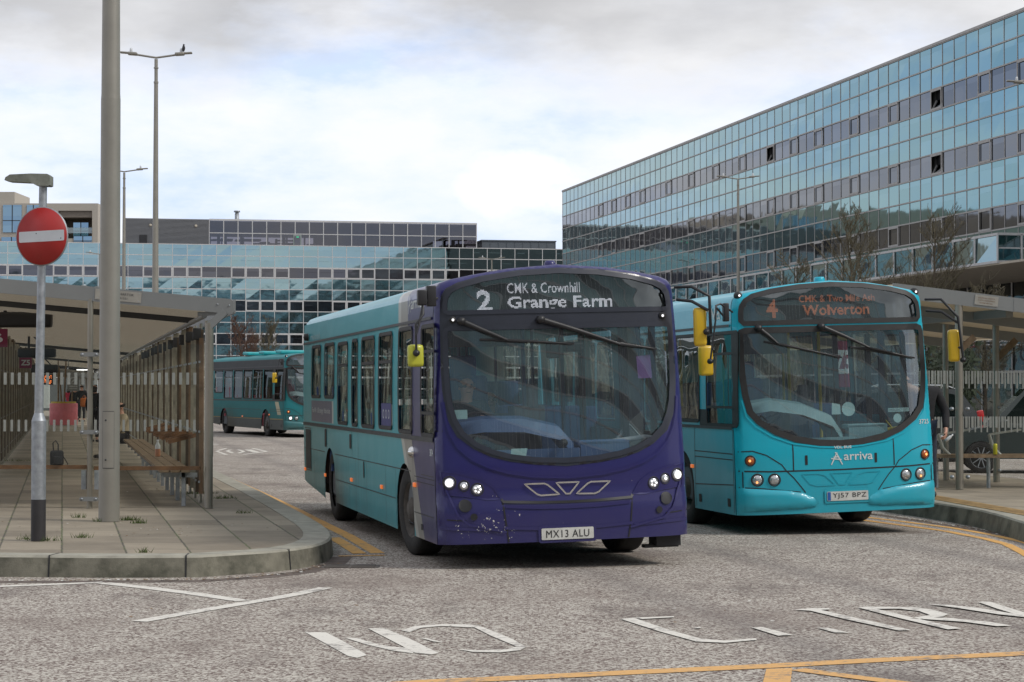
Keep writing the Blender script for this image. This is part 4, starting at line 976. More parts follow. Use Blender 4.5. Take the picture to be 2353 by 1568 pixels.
    pts = [(-1.08, 1.0), (-1.10, 1.46 if st == 1 else 1.62), (-.75, 1.50 if st == 1 else 1.66), (-.35, 1.49 if st == 1 else 1.60), (.02, 1.40 if st == 1 else 1.45), (.16, 1.24), (.20, .9)]
    rows = [[(x, .30+.03*abs(x), z_-.16) for x, z_ in pts], [(x, .36, z_-.03) for x, z_ in pts], [(x*.97, .52, z_) for x, z_ in pts], [(x*.95, .85, z_-.12) for x, z_ in pts]]
    for a, b in zip(rows, rows[1:]): k = len(a); m.add(a+b, [(i, i+1, k+i+1, k+i) for i in range(k-1)], True)
    m.box(-1.12, .25, .5, .2, .33, 1.16); m.box(.22, .30, .5, .72, .42, 1.22 if st == 1 else 1.30); m.cbox((.45, .40, 1.2 if st == 1 else 1.28), (.5, .2, .06), None, .02)
    m.build('dashboard_cowl', cw_, T)
    m = MB(); m.M = Matrix.Translation((-.72, .80, 1.42)) @ Matrix.Rotation(rad(-28), 4, 'X'); m.tube([(.235*math.cos(a), .235*math.sin(a), 0) for a in [2*math.pi*k/24 for k in range(25)]], .016, 8, False)
    for an in (90, 210, 330): m.tube([(0, 0, -.04), (.23*math.cos(rad(an)), .23*math.sin(rad(an)), 0)], .014, 6)
    m.lathe([(0, .0), (.06, -.01), (.06, -.05), (.03, -.06), (.03, -.5)], 'z'); m.build('steering_wheel', M_BLACK, T)
    m = MB(); m.cbox((-.72, 1.45, 1.45), (.50, .14, .9), None, .05); m.cbox((-.72, 1.25, .98), (.5, .5, .16), None, .04); m.box(-.9, 1.1, .4, -.5, 1.4, .9); m.cbox((-.72, 1.46, 2.0), (.28, .1, .22), None, .04); m.build('driver_seat', M_SEATB if st != 3 else M_SEATR, T)
    m = MB(); m.box(-1.15, 1.68, .4, -.05, 1.72, 1.5); m.box(-.07, .9, .4, -.03, 1.72, 1.35); m.box(-1.15, 1.68, 2.2, -.05, 1.72, 2.6); m.box(-.30, .95, 1.3, .02, 1.25, 1.58); m.cbox((-.1, 1.0, 1.68), (.10, .14, .24), None, .02); m.build('cab_partition', M_INT, T)
    pm = mat('grey_blue_grab_pole', (.05, .09, .18), .4) if st != 2 else mat('yellow_grab_pole', (.55, .42, .04), .4)
    for x, y in ((-.02, 1.72), (.42, 1.8), (-.42, 3.2), (.42, 3.2), (-.42, 5.2), (.42, 5.2), (-.42, 7.0), (.42, 7.0)):
        m = MB(); m.tube([(x, y, .4), (x, y, 2.62)], .018 if y > 1.9 else .022, 8); m.build('grab_pole', pm if (x, y) != (.42, 1.8) or st == 2 else mat('navy_grab_pole', (.02, .035, .08), .4), T)
    m = MB(); m.tube([(.25, .45, 1.12), (.30, .40, 1.18), (.9, .38, 1.24), (1.05, .45, 1.22)], .026, 8); m.tube([(.6, .42, 1.2), (.85, .75, 1.36), (1.0, .78, 1.2)], .012, 6); m.build('grab_rail', mat('pale_grey_rail', (.38, .40, .42), .4) if st == 1 else pm, T)
    if st == 2: m = MB(); m.mat(0).sheet(circ(.13, 1.50, .085, 20), S(-.015), sp=9); m.sheet([(-.08, 1.44), (.04, 1.44), (.03, 1.56), (-.07, 1.58)], S(-.03), sp=9); m.sheet(circ(.76, 1.37, .055, 16), S(-.012), sp=9); m.strip([(.64, 1.47), (.92, 1.47)], .045, S(-.012)); m.mat(1); vs, fs = fit(text2d('EMERGENCY EXIT', 1), .65, 1.455, .91, 1.485); fn = S(-.009); m.add([fn(a, b) for a, b in vs], fs, False); m.build('windscreen_sticker', [M_LETF, M_DARKM], T)
    if st == 1:
        m = MB(); m.lathe([(0, -.03), (.03, -.02), (.042, .01), (.04, .03)], 'y', (.02, .17, 1.215), 14); m.build('windscreen_washer_knob', M_RUB, T)
        m = MB(); m.mat(0).sheet([(-1.07, 1.48), (-.95, 1.48), (-.95, 1.57), (-1.07, 1.57)], S(-.012), sp=9); m.sheet([(-.55, 1.1), (-.40, 1.1), (-.38, 1.18), (-.54, 1.18)], S(-.012), sp=9); m.mat(1).sheet([(.78, 1.83), (.93, 1.83), (.92, 2.06), (.77, 2.05)], S(-.03), sp=9); m.build('windscreen_sticker', [M_LETF, mat('violet_sticker', (.12, .05, .19), .6)], T)
        m = MB(); m.cbox((-.0, .38, 2.13), (.18, .05, .16), None, .03); m.cbox((.2, .42, 2.16), (.22, .04, .10), None, .03); m.tube([(.05, .42, 2.2), (.1, .4, 2.42)], .012, 6); m.build('interior_mirror', M_BLACK, T)
        m = MB(); m.sheet([(.55, .38), (1.1, .38), (1.1, 1.5), (.9, 1.35), (.6, 1.0)], lambda x, z_: (x, 1.0+x*.1, z_), sp=9); m.build('door_apron', M_INT, T)
    for x, y0 in ((.62, 1.72), (1.06, 1.72), (.75, .50), (1.05, .52)):
        m = MB(); m.box(x-.03, y0, .42, x+.03, y0+.05, 2.42); m.build('door_frame', M_BLACK, T)
    sm = M_SEATB if st != 3 else M_SEATR
    seat = None
    rowsy = [3.35, 4.15, 4.95, 5.75, 6.55, 7.45, 8.25, 9.1] if st != 3 else [2.9, 3.7, 4.5, 5.3, 6.1, 7.2, 8.2, 9.1]
    for y in rowsy:
        for s in (-1, 1):
            for q_ in (0, 1):
                x = s*(.60+.44*q_); zb = .38 if y < 7 else .68
                if seat is None:
                    m = MB(); m.cbox((0, 0, .42), (.42, .42, .10), None, .03); m.M = Matrix.Translation((0, .2, .78)) @ Matrix.Rotation(rad(-8), 4, 'X'); m.cbox((0, 0, 0), (.42, .08, .72), None, .035); m.M = Matrix(); m.box(-.18, -.1, 0, .18, .1, .38)
                    seat = m.build('passenger_seat', sm, T); o = seat
                else: o = seat.copy(); COL.objects.link(o)
                o.location = (x, y, zb)
    # plate
    def plate(xc, zc, txt, eu):
        y0 = face(xc, zc)-.012; m = MB(); m.mat(0).prism(rr(xc-.26, zc-.0555, xc+.26, zc+.0555, .01), y0-.006, y0, lambda u, v, h: (u, h, v))
        if eu: m.mat(1).sheet([(xc-.255, zc-.05), (xc-.215, zc-.05), (xc-.215, zc+.05), (xc-.255, zc+.05)], lambda u, v: (u, y0-.008, v), sp=9)
        p_ = m.build('number_plate', [M_PLW, M_PLB], T)
        vs, fs = fit(text2d(txt, 1, .0, space=1.1), xc-(.19 if eu else .215), zc-.036, xc+.235-(.02 if not eu else 0), zc+.036); m = MB(); m.add([(a, y0-.009, b) for a, b in vs], fs, False); m.build('plate_lettering', M_BLACK, p_)
        m = MB(); m.strip(rr(xc-.275, zc-.07, xc+.275, zc+.07, .015), .03, lambda u, v: (u, y0+.002, v), closed=True); m.build('plate_surround', fmat, p_)
    def lamp(x, z_, r, mt, nm, glow=None, recess=.012, ring=True):
        fn = S(.0); a = Vector(fn(x, z_)); dx = (Vector(fn(x+.02, z_))-Vector(fn(x-.02, z_))).normalized(); R = Matrix.Translation(a) @ Matrix.Rotation(math.atan2(dx.y, dx.x), 4, 'Z')
        m = MB().at(R); m.lathe([(0, -.020), (r*.5, -.017), (r*.85, -.008), (r, .004)], 'y', n=20); o = m.build(nm, mt, T)
        m = MB().at(R); m.lathe([(r*.98, -.006), (r*1.10, -.014), (r*1.22, .0)], 'y', n=24); m.build('bezel', M_RUB, o)
        if glow: m = MB().at(R); m.lathe([(0, -.026), (r*glow[1], -.022)], 'y', (glow[2]*r, 0, glow[3]*r), 10); m.build('bulb', glow[0], o)
        return o
    if st == 1:
        plate(.0-.02, .345, 'MX13 ALU', False)
        for s in (-1, 1):
            m = MB(); cl = [(s*x, z_) for x, z_ in ((1.23, .985), (1.20, .76), (1.0, .735), (.80, .70), (.66, .70), (.74, .82), (.86, .90), (1.05, .955))]
            m.sheet(cl, S(.006), sp=.06); m.strip(cl, .016, S(.010), closed=True); lp_ = m.build('headlight_panel', M_PUR, T)
            lamp(s*1.145, .868, .058, M_LENS, 'headlight', (M_DRL, .72, 0, 0)); lamp(s*1.01, .836, .048, M_LENS, 'headlight', (M_DRL, .35, 0, 0)); l3 = lamp(s*.885, .798, .055, M_LENS, 'headlight')
            fn = S(.024); m = MB()
            for k in range(5):
                an = k*1.2566; u, v = (s*.885+.026*math.cos(an), .798+.026*math.sin(an)); a = fn(u, v); m.lathe([(0, -.003), (.011, 0)], 'y', (a[0], a[1], a[2]), 8)
            m.build('bulb', M_DRL, l3)
            m = MB(); m.mat(0).strip([(s*1.18, .80), (s*1.08, .55), (s*.98, .46), (s*.62, .38)], .02, S(.018)); m.mat(1).sheet(circ(s*1.01, .645, .062, 20), S(.012), sp=9); m.sheet(circ(s*.93, .535, .034, 16), S(.012), sp=9); m.build('fog_lamp_recess', [M_PUR, M_BLACK], T)
            m = MB(); m.lathe([(0, -.02), (.03, -.015), (.035, 0)], 'y', S(.016)(s*1.06, 2.445), 12); m.mat(1).lathe([(0, -.022), (.013, -.021)], 'y', S(.016)(s*1.06, 2.445), 10); m.build('marker_lamp', [M_RUB, M_DRL], T)
        m = MB()
        m.strip([(-.66, .70), (-.64, .672), (-.3, .655), (0, .65), (.3, .655), (.64, .672), (.66, .70)], .026, S(.005)); m.strip([(-.65, .68), (-.62, .45), (-.60, .28)], .014, S(.005)); m.strip([(.65, .68), (.63, .45), (.60, .28)], .014, S(.005))
        m.strip([(-1.25, .52), (-1.1, .505), (-1.0, .50)], .01, S(.004)); m.strip([(1.25, .52), (1.1, .505), (1.0, .50)], .01, S(.004)); m.strip([(1.19, 1.37), (1.25, 1.37)], .008, S(.004)); m.strip([(-1.19, 1.37), (-1.25, 1.37)], .008, S(.004))
        m.strip([(-1.24, .86), (-1.2, .86)], .008, S(.004)); m.build('panel_seam', M_BLACK, fp)
        m = MB()   # raised brow under the windscreen and bumper crease: real ridges
        br = [(x+.035*(1 if x > .3 else 0), z_-.13-.03*(1-abs(x)/1.2)) for x, z_ in wsh[:9]]; br = [(-x, z_) for x, z_ in br[::-1]]+br[1:]
        ln_ = dens(br, .06, False)
        for k, (w_, o_) in enumerate(((.05, .004), (.03, .010), (.012, .014))): m.strip(ln_, w_, S(o_))
        for s in (-1, 1): m.strip([(s*.64, .42), (s*.3, .40), (s*.27, .40)], .03, S(.010)); m.strip([(s*1.24, .43), (s*1.0, .42), (s*.66, .40)], .03, S(.010))
        m.strip([(-.62, .625), (-.3, .605), (0, .60), (.3, .605), (.62, .625)], .03, S(.009))
        m.build('raised_moulding', M_PUR, fp)
        m = MB(); bz = lambda pts: m.strip(pts, .016, S(.018), closed=True, sp=.03)
        bz([(-.43, .835), (-.235, .835), (-.20, .82), (-.085, .725), (-.27, .72), (-.31, .735)]); bz([(-.115, .838), (.115, .838), (.02, .728), (-.02, .728)]); bz([(.43, .835), (.235, .835), (.20, .82), (.085, .725), (.27, .72), (.31, .735)]); m.build('winged_badge', M_CHROM, T)
        m = MB(); m.box(.95, .22, .16, 1.2, .5, .27); m.box(.85, .3, .14, 1.2, .42, .17); m.build('underrun_bracket', M_BLACK, T)
        m = MB(); m.lathe([(.0, .045), (.045, .045), (.06, .02), (.065, -.02)], 'z', (-.02, .4, 2.975), 14); m.build('roof_beacon', M_PUR, T)
    else:
        if st == 2: plate(.06, .465, 'YJ57 BPZ', True)
        for s in (-1, 1):
            lamp(s*1.11, .92, .055, M_AMB, 'indicator_lamp', (M_AMBL, .28, .1*s, .0)); lamp(s*1.035, .69, .064, M_LENS, 'headlight', (M_AMBL if st == 2 else M_DRL, .22 if st == 2 else .8, -.1, -.45 if st == 2 else 0)); lamp(s*.835, .685, .064, M_LENS, 'headlight')
            m = MB(); bp = [(s*x, z_) for x, z_ in ((1.255, .60), (.95, .575), (.70, .555), (.50, .52), (.36, .455), (.30, .385), (.34, .345), (.70, .325), (1.255, .315))]
            ctr = (s*.85, .45)
            for k, (sc, o_) in enumerate(((1.0, .006), (.93, .040), (.78, .052))):
                pass
            def bumpf(u, v, s=s):
                e = min(abs(p[1]-v)+abs(p[0]-u)*.25 for p in dens(bp, .05)); o_ = .036*min(1, (e/.05))**.5; b_ = S(0)(u, v); return (b_[0], b_[1]-o_-.002, b_[2])
            m.sheet(bp, bumpf, sp=.045); m.build('bumper_corner', fmat, T)
            m = MB(); m.lathe([(0, -.05), (.035, -.045), (.05, -.01), (.052, .02)], 'y', S(.0)(s*1.13, 2.90), 14); m.mat(1).lathe([(0, -.052), (.014, -.051)], 'y', (S(.0)(s*1.13, 2.90)[0], S(0)(s*1.13, 2.90)[1], 2.90), 10); m.build('marker_lamp', [M_RUB, M_DRL], T)
        m = MB(); fl = [(-.60, .79), (-.60, 1.10)]
        m.strip([(-.60, .79), (-.60, 1.115), (-.3, 1.07), (0, 1.055), (.3, 1.07), (.68, 1.125), (.68, .81)], .014, S(.003)); m.strip([(-1.24, .80), (-.9, .785), (0, .78), (.9, .79), (1.24, .805)], .016, S(.003))
        for s in (-1, 1):
            m.strip([(s*1.24, 1.03), (s*1.08, 1.035), (s*.92, .98), (s*.74, .86), (s*.69, .79), (s*.60, .70), (s*.52, .60), (s*.46, .52)], .012, S(.003)); m.strip([(s*1.2, .79), (s*1.2, .60)], .012, S(.003)); m.strip([(s*1.24, .605), (s*.95, .582), (s*.52, .53)], .012, S(.004)); m.sheet(rr(s*.44-.016, .85, s*.44+.016, .965, .005), S(.004), sp=9)
        m.build('panel_seam', M_BLACK, fp)
        m = MB()
        for s in (-1, 1): m.strip([(s*.50, .745), (s*.30, .745), (s*.21, .72), (s*.08, .60), (s*.32, .60), (s*.40, .625)], .014, S(.008), closed=True, sp=.04)
        m.strip([(-.14, .745), (.22-.08, .745), (.04, .605), (-.04, .605)], .014, S(.008), closed=True, sp=.04)
        br = [(x+.05*(1 if x > .3 else 0), z_-.055) for x, z_ in wsh[:7]]; br = [(-x, z_) for x, z_ in br[::-1]]+br[1:]
        m.strip(br, .02, S(.009)); m.build('raised_moulding', fmat, fp)
        if st == 2:
            fn = S(.006); vs, fs = fit(text2d('arriva', 1, .012), .03, .89, .40, .985); m = MB(); m.add([fn(a, b) for a, b in vs], fs, False)
            for a, b in (((-.13, .84), (-.06, .975)), ((-.06, .975), (.01, .84)), ((-.13, .915), (.0, .90)), ((-.10, .93), (-.03, .935)), ((-.05, .975), (-.08, .985))): m.strip([a, b], .014, S(.006))
            m.build('brand_lettering', M_LET, T)
            vs, fs = fit(text2d('VDL BUS', 1, .02), -.09, 1.052-.02, .13, 1.085-.02); m = MB(); m.add([S(.010)(a, b) for a, b in vs], fs, False); m.build('maker_lettering', M_LET, T)
            vs, fs = fit(text2d('3725', 1, .01), 1.05, 1.29, 1.19, 1.345); m = MB(); m.add([S(.006)(a, b) for a, b in vs], fs, False); m.build('fleet_number', M_LET, T)
        m = MB(); m.lathe([(.0, .05), (.055, .05), (.065, .03), (.07, -.02)], 'z', (-.06, .4, top), 14); m.build('roof_beacon', fmat, T)
        if st == 3:
            for yy in (2.6, 4.8, 7.0): m = MB(); m.cbox((0, yy, top+.03), (1.5, .7, .12), Matrix.Rotation(rad(3), 3, 'X'), .04); m.build('roof_hatch', mat('bright_teal_hatch', (.02, .34, .36), .5), T)
    # wipers
    wp_ = [((-.985, 2.43), (-.80, 2.345), (-.55, 2.235), (-.81, 2.25), (.12, 2.185)), ((-.21, 2.43), (.2, 2.30), (.58, 2.17), (.235, 2.255), (.975, 2.115))] if st == 1 else [((-.95, 2.50), (-.85, 2.42), (-.73, 2.31), (-.88, 2.34), (.067, 2.12)), ((-.18, 2.50), (.1, 2.38), (.41, 2.235), (.18, 2.245), (1.03, 2.09))]
    for pv, md_, en_, b0, b1 in wp_:
        o1 = S(.055); m = MB(); m.lathe([(0, -.05), (.035, -.045), (.04, .04)], 'y', o1(*pv), 12); a_, b_, c_ = (Vector(o1(*p)) for p in (pv, md_, en_)); m.tube([a_, b_, c_], [.030, .022, .014], 8); m.beam(c_, Vector(S(.04)(*en_))+(Vector(b1+(0,)).xzy-Vector(en_+(0,)).xzy)*.5, .022, .014)
        w_ = m.build('windscreen_wiper', M_BLACK, T); m = MB(); p0, p1 = Vector(S(.028)(*b0)), Vector(S(.028)(*b1)); mid = Vector(S(.05)(*en_)); m.tube([p0, mid.lerp((p0+p1)/2, .3), p1], [.009, .017, .009], 6); m.beam(p0, p1, .02, .02); m.build('blade', M_BLACK, w_)
    # mirrors
    def mirror(box_c, size, arm, shell, rz=0, ra=.016):
        m = MB(); m.cbox(box_c, size, Matrix.Rotation(rz, 3, 'Z'), .035 if min(size) > .07 else .03); sh = m.build('mirror', shell, T)
        m = MB(); 
        for a in arm: m.tube(a, ra, 8)
        m.lathe([(.0, -.04), (.03, -.03), (.035, .02)], 'y', (arm[0][-1][0], arm[0][-1][1], arm[0][-1][2]), 10); m.build('mirror_arm', M_BLACK, sh)
    if st == 1:
        mirror((-1.455, .06, 2.105), (.155, .09, .215), [[(-1.2, .20, 2.66), (-1.36, .10, 2.62), (-1.38, -.0, 2.50), (-1.46, -.02, 2.40), (-1.455, -.0, 2.13)], [(-1.36, .10, 2.60), (-1.42, -.0, 2.42), (-1.46, -.02, 2.3)]], M_YG, rad(8), .012)
        m = MB(); m.cbox((-1.37, .10, 2.665), (.09, .09, .15), None, .015); m.cbox((-1.27, .16, 2.68), (.09, .09, .2), None, .01); m.build('camera_box', M_BLACK, T)
        mirror((1.385, -.02, 2.32), (.125, .12, .385), [[(1.19, .15, 2.725), (1.30, -.05, 2.72), (1.46, -.12, 2.62), (1.47, -.10, 2.25), (1.43, -.09, 2.27)], [(1.21, .15, 2.60), (1.30, -.05, 2.575), (1.45, -.10, 2.48)]], M_YM, rad(-12))
    else:
        mirror((-1.62, .12, 2.13), (.17, .10, .36), [[(-1.24, .20, 2.70), (-1.42, .10, 2.80), (-1.50, .02, 2.78), (-1.52, 0, 2.6), (-1.60, .0, 2.12)], [(-1.40, .08, 2.66), (-1.50, .0, 2.75)]], M_YM, rad(6), .012)
        m = MB(); m.cbox((-1.34, .16, 2.70), (.07, .08, .22), None, .015); m.build('camera_box', M_BLACK, T)
        mirror((1.475, -.02, 2.225), (.135, .12, .39), [[(1.2, .15, 2.80), (1.32, -.05, 2.79), (1.50, -.12, 2.57), (1.56, -.10, 2.05)], [(1.21, .15, 2.66), (1.32, -.05, 2.64), (1.50, -.11, 2.50)], [(1.55, -.11, 2.2), (1.50, -.06, 2.2)]], M_YM, rad(-14))
    return T
def bus_root(px, d, off, yaw, w=1.25):
    X = (px-CX)/F*d; return (X+(w+off)*math.cos(yaw), d+(w+off)*math.sin(yaw), 0)
Y1, R1 = rad(12.4), .027
b1 = make_bus('single_deck_bus', 'purple-fronted teal single-deck bus showing 2 Grange Farm, nearest to the viewer', 'bus', bus_root(1001, 20.5, .075, Y1), Y1, R1, 1)
Y2, R2 = rad(12.0), .03
b2 = make_bus('single_deck_bus', 'bright turquoise single-deck bus showing 4 Wolverton, standing at the right-hand kerb', 'bus', bus_root(1693, 25.3, .085, Y2), Y2, R2, 2)
g3 = G(620, 1003); Y3 = rad(23); 
b3 = make_bus('single_deck_bus', 'dull teal single-deck bus showing 5, dark roof band, far off beyond the left shelter', 'bus', (g3.x+1.1*math.cos(Y3)+2.45*math.sin(Y3), g3.y+1.1*math.sin(Y3)-2.45*math.cos(Y3), 0), Y3, 0, 3)
# ------------------------------------------------------------------ left shelter
g = G(480, 1168, KZ); SB = Vector((g.x, g.y, KZ))
st_ = thing('bus_shelter', 'long grey steel waiting shelter on the left platform with slatted walls and ribbed pale ceiling', 'bus shelter', SB)
FX, FY = -math.sin(TH), math.cos(TH)
def sp(a, b, z): return (a+b*FX, b*FY, z)
SLP = .089
def rz_(a): return 2.735-SLP*a       # roof top at lateral a
LEN = 95.0
def translucent(name, col, tcol, k):
    q = NB(name); q.set(Base_Color=q.mix(q.noise(q.coord(), 1.5, 4), tuple(c*.88 for c in col), tuple(col)), Roughness=.5)
    t = q.n('ShaderNodeBsdfTranslucent'); t.inputs[0].default_value = (*tcol, 1); x = q.n('ShaderNodeMixShader'); x.inputs[0].default_value = k
    q.l(q.b.outputs[0], x.inputs[1]); q.l(t.outputs[0], x.inputs[2]); q.l(x.outputs[0], q.o.inputs[0]); MATS[name] = q.m; return q.m
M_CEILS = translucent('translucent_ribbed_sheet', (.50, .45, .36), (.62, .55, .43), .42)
m = MB()
bs_ = [i*.26 for i in range(int(LEN/.26))]
rows = []
for i, b in enumerate(bs_):
    for db, dz_ in ((0, 0), (.07, 0), (.09, .05), (.20, .05), (.24, 0)): rows.append((b+.05+db, dz_))
vs = []
for b, dz_ in rows: vs += [sp(-4.6, b, rz_(-4.6)-.16+dz_), sp(.10, b, rz_(.10)-.16+dz_)]
m.add(vs, [(2*i, 2*i+1, 2*i+3, 2*i+2) for i in range(len(rows)-1)], False)
for i in range(len(m.mi)): m.mi[i] = 1 if i % 5 in (1, 3) else (2 if i % 5 == 2 else 0)  # risers and rib tops take darker copies: rib shading put into the colour
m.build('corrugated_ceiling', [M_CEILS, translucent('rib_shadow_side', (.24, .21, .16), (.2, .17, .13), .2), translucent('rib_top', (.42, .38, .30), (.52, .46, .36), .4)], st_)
m = MB(); fa = [(-5.2, rz_(-5.2)), (.28, rz_(.28)), (.315, rz_(.30)-.03), (.325, rz_(.33)-.15), (.30, rz_(.33)-.19), (-5.2, rz_(-5.2)-.185)]
m.prism(fa, -.03, 0, lambda u, v, h: (u, h, v)); m.beam(sp(.33, 0, rz_(.33)-.09), sp(.33, LEN, rz_(.33)-.09), .02, .18); m.mat(1)
for u in (.11, .26): m.lathe([(0, -.045), (.008, -.043), (.012, -.03)], 'y', (u-.0, 0, rz_(u)-.085), 10)
m.mat(0); u = -1.50; m.add([(u-.035, -.031, rz_(u)+.002), (u+.035, -.031, rz_(u)-.004), (u+.035, -.031, rz_(u)-.186), (u-.035, -.031, rz_(u)-.182)], [(0, 1, 2, 3)], False); m.mat(1); m.box(u-.002, -.034, rz_(u)-.182, u+.002, -.0315, rz_(u)-.002)
m.build('fascia', [M_FASC, M_GALV], st_)
m = MB(); m.M = Matrix.Translation((-1.18, -.034, rz_(-1.18)-.09)) @ Matrix.Rotation(SLP, 4, 'Y'); m.mat(0).cbox((0, 0, 0), (.60, .006, .135), None, 0); m.mat(1)
for u in (-.27, .27):
    for v in (-.05, .05): m.lathe([(0, -.008), (.007, -.003)], 'y', (u, 0, v), 8)
m.mat(2); vs, fs = fit(text2d('HASSMAN HARTOR', 1), -.2, .01, .2, .04); m.add([(a, -.0045, b) for a, b in vs], fs, False); vs, fs = fit(text2d('01908 451551', 1), -.12, -.04, .12, -.015); m.add([(a, -.0045, b) for a, b in vs], fs, False)
m.build('name_plate', [mat('beige_plate', (.33, .31, .27), .5), M_GALV, M_DARKM], st_)
m = MB()
for b in (3.4, 34, 60, 86): m = MB(); m.beam(sp(-4.7, b, rz_(-4.7)-.20), sp(.02, b, rz_(.02)-.20), .07, .085); m.build('roof_beam', M_DARKM, st_)
M_PIPE = M_GALV
m = MB(); m.tube([sp(-.05, .2, rz_(-.05)-.24), sp(-.05, LEN-1, rz_(-.05)-.24)], .035, 8); m.build('eaves_pipe', M_PIPE, st_)
# posts
def post(a, b, z1, r=.046, base=None, nm='post', mt=M_POST): 
    m = MB(); x, y, _ = sp(a, b, 0); m.tube([(x, y, 0), (x, y, z1)], r, 16); m.lathe([(r, .002), (r*1.25, .003), (r*1.2, .0)], 'z', (x, y, 0)); return m.build(nm, mt, st_)
p = post(0, 0, 2.40, .050)
m = MB(); m.tube([(0, 0, .68), (0, 0, 2.35)], .054, 20); m.build('sleeve', M_POST, p)
m = MB(); m.beam((0, 0, 2.36), (.20, .0, rz_(.2)-.17), .09, .10); m.beam((-.16, .1, 2.52), (.22, .0, rz_(.2)-.19), .05, .05); m.build('bracket', M_FASC, p)
for a in (-1.545, -3.09, -4.6):
    pp = post(a, 0, rz_(a)-.16, .036)
    for zz in (2.02, .77-.02+.0, .08+.03) if a > -4 else (): 
        m = MB()
        z_ = {2.02: 1.99, .75: .985, .11: .12}.get(round(zz, 2), zz)
        m.prism(rr(-.125, -.028, .125, .028, .027), -.058, -.046, lambda u, v, h: (a+u, h, z_+v)); m.mat(1)
        for u in (-.09, .09): m.lathe([(0, -.072), (.016, -.066), (.018, -.05)], 'y', (a+u, 0, z_), 10)
        m.build('glass_clamp', [M_FASC, M_GALV], pp)
# end glass with frosted dashes
for a0, a1 in ((-1.50, -.08), (-3.04, -1.59), (-4.55, -3.13)):
    m = MB(); m.add([(a0, -.05, .37), (a1, -.05, .37), (a1, -.05, 2.12), (a0, -.05, 2.12)], [(0, 1, 2, 3)], False); gpn = m.build('glass_panel', M_GLASS, st_)
    for za, zb, ww in ((1.60, 1.755, .038), (.995, 1.145, .032)):
        m = MB(); u = a0+.02
        while u < a1-.04: m.box(u, -.056, za, u+ww, -.0525, zb); u += .0915
        m.build('frosted_dashes', M_GDASH, gpn)
m = MB(); m.beam((-1.50, .06, .515), (-.12, .06, .515), .06, .05); m.beam((-4.5, .06, .53), (-1.60, .06, .53), .06, .05); m.build('end_rail', M_WOODR, st_)
m = MB(); m.box(-1.66, .02, .24, -1.60, .08, .49); m.box(-1.49, .02, .24, -1.43, .08, .49); m.build('rail_bracket', M_GALV, st_)
# slatted long walls
M_SLAT = mat('weathered_slat', (.27, .245, .19), .75, var=.4, sc=5, dirt=((.30, .28, .22), 1.3, .6)); M_SLATB = mat('brown_slat', (.165, .10, .058), .8, var=.35, sc=5, dirt=((.22, .17, .11), 1.1, .5)); M_SLATS = mat('steel_upright', (.38, .35, .29), .35, .6, var=.15, sc=2)
def slat_wall(a, b0, b1, brown_to, side):
    m = MB(); b = b0; i = 0; rnd = random.Random(int(b0*10)+3)
    R_ = Matrix.Identity(3)
    while b < b1:
        t = b-b0; top = rz_(a)-.30
        x, y, _ = sp(a, b, 0); m.mat(2).tube([(x, y, 0), (x, y, top)], .023, 8)
        for k, (db, da, w_, mi) in enumerate(((.30, .045, .050, (1 if i % 2 == 0 else 0) if t < brown_to else 0), (.55, .02, .026, 5), (.80, .06, .045, 0 if i % 2 else 5), (1.0, .0, .03, 4))):  # thin dark boards stand in for the shade in the gaps between slats
            x, y, _ = sp(a-side*da, b+db, 0); tp = top-rnd.choice((0, .10, .22))
            m.mat(mi).cbox((x, y, .16+(tp-.16)/2), (w_, .10, tp-.16), R_)
            if k in (0, 2):
                m.mat(3)
                for zz in (.32, .98, 1.9): m.cbox((x-side*.02, y-.06, zz), (.022, .02, .028))
        b += 1.2; i += 1
    o = m.build('slatted_wall', [M_SLAT, M_SLATB, M_SLATS, M_GALV, mat('pale_slat', (.46, .42, .33), .6), mat('dark_slat_and_gap_shade', (.085, .06, .04), .8, var=.3)], st_)
    g_ = MB(); A, B = sp(a+side*.06, b0, .15), sp(a+side*.06, b1, .15); g_.add([A, B, (B[0], B[1], 2.2), (A[0], A[1], 2.2)], [(0, 1, 2, 3)], False); g_.build('glass_panel', M_GLASS, st_)
    return o
slat_wall(-.02, .25, 62, 7, 1); slat_wall(-3.15, 10.5, 60, 0, -1)
def clip(b0, b1, n):
    for i in range(n):
        b = b0+(b1-b0)*i/n
        m = MB(); x, y, _ = sp(-.0, b, 0); m.cbox((x-.09, y, 2.28), (.13, .05, .16), None, .02); m.build('eaves_bracket', M_DARKM, st_)
clip(1, 22, 12)
# bench along the right wall
bench = thing('bench', 'long weathered timber bench with slanted armrests running along the left shelter wall', 'bench', SB)
m = MB()
for k, aa in enumerate((-.28, -.42, -.56)):
    b = .35
    while b < 17: m.beam(sp(aa, b, .47), sp(aa, b+.83, .47), .125, .045); b += .85
m.build('seat', M_WOOD, bench)
for b in (.5, 2.0, 3.5, 5, 6.5, 8, 9.5, 11, 13, 15):
    m = MB(); m.beam(sp(-.30, b, .0), sp(-.30, b, .45), .05, .05); m.beam(sp(-.12, b, .41), sp(-.60, b, .41), .05, .06); m.build('leg', M_GALV, bench)
for b in (1.2, 1.9, 3.2, 3.9, 5.2, 6, 8, 9, 10): m = MB(); m.beam(sp(-.10, b, .92), sp(-.48, b-.1, .83), .05, .055); m.build('armrest', M_WOODR, bench)
def bottle(name, loc, cols, h, label, cat):
    m = MB(); m.mat(0).lathe([(0, 0), (h*.15, 0), (h*.16, h*.05), (h*.16, h*.45)], 'z'); m.mat(1).lathe([(h*.16, h*.45), (h*.155, h*.65), (h*.06, h*.85), (h*.055, h*.95)], 'z'); m.mat(2).lathe([(h*.07, h*.92), (h*.07, h), (0, h)], 'z')
    return tag(m.build(name, cols), label, cat)
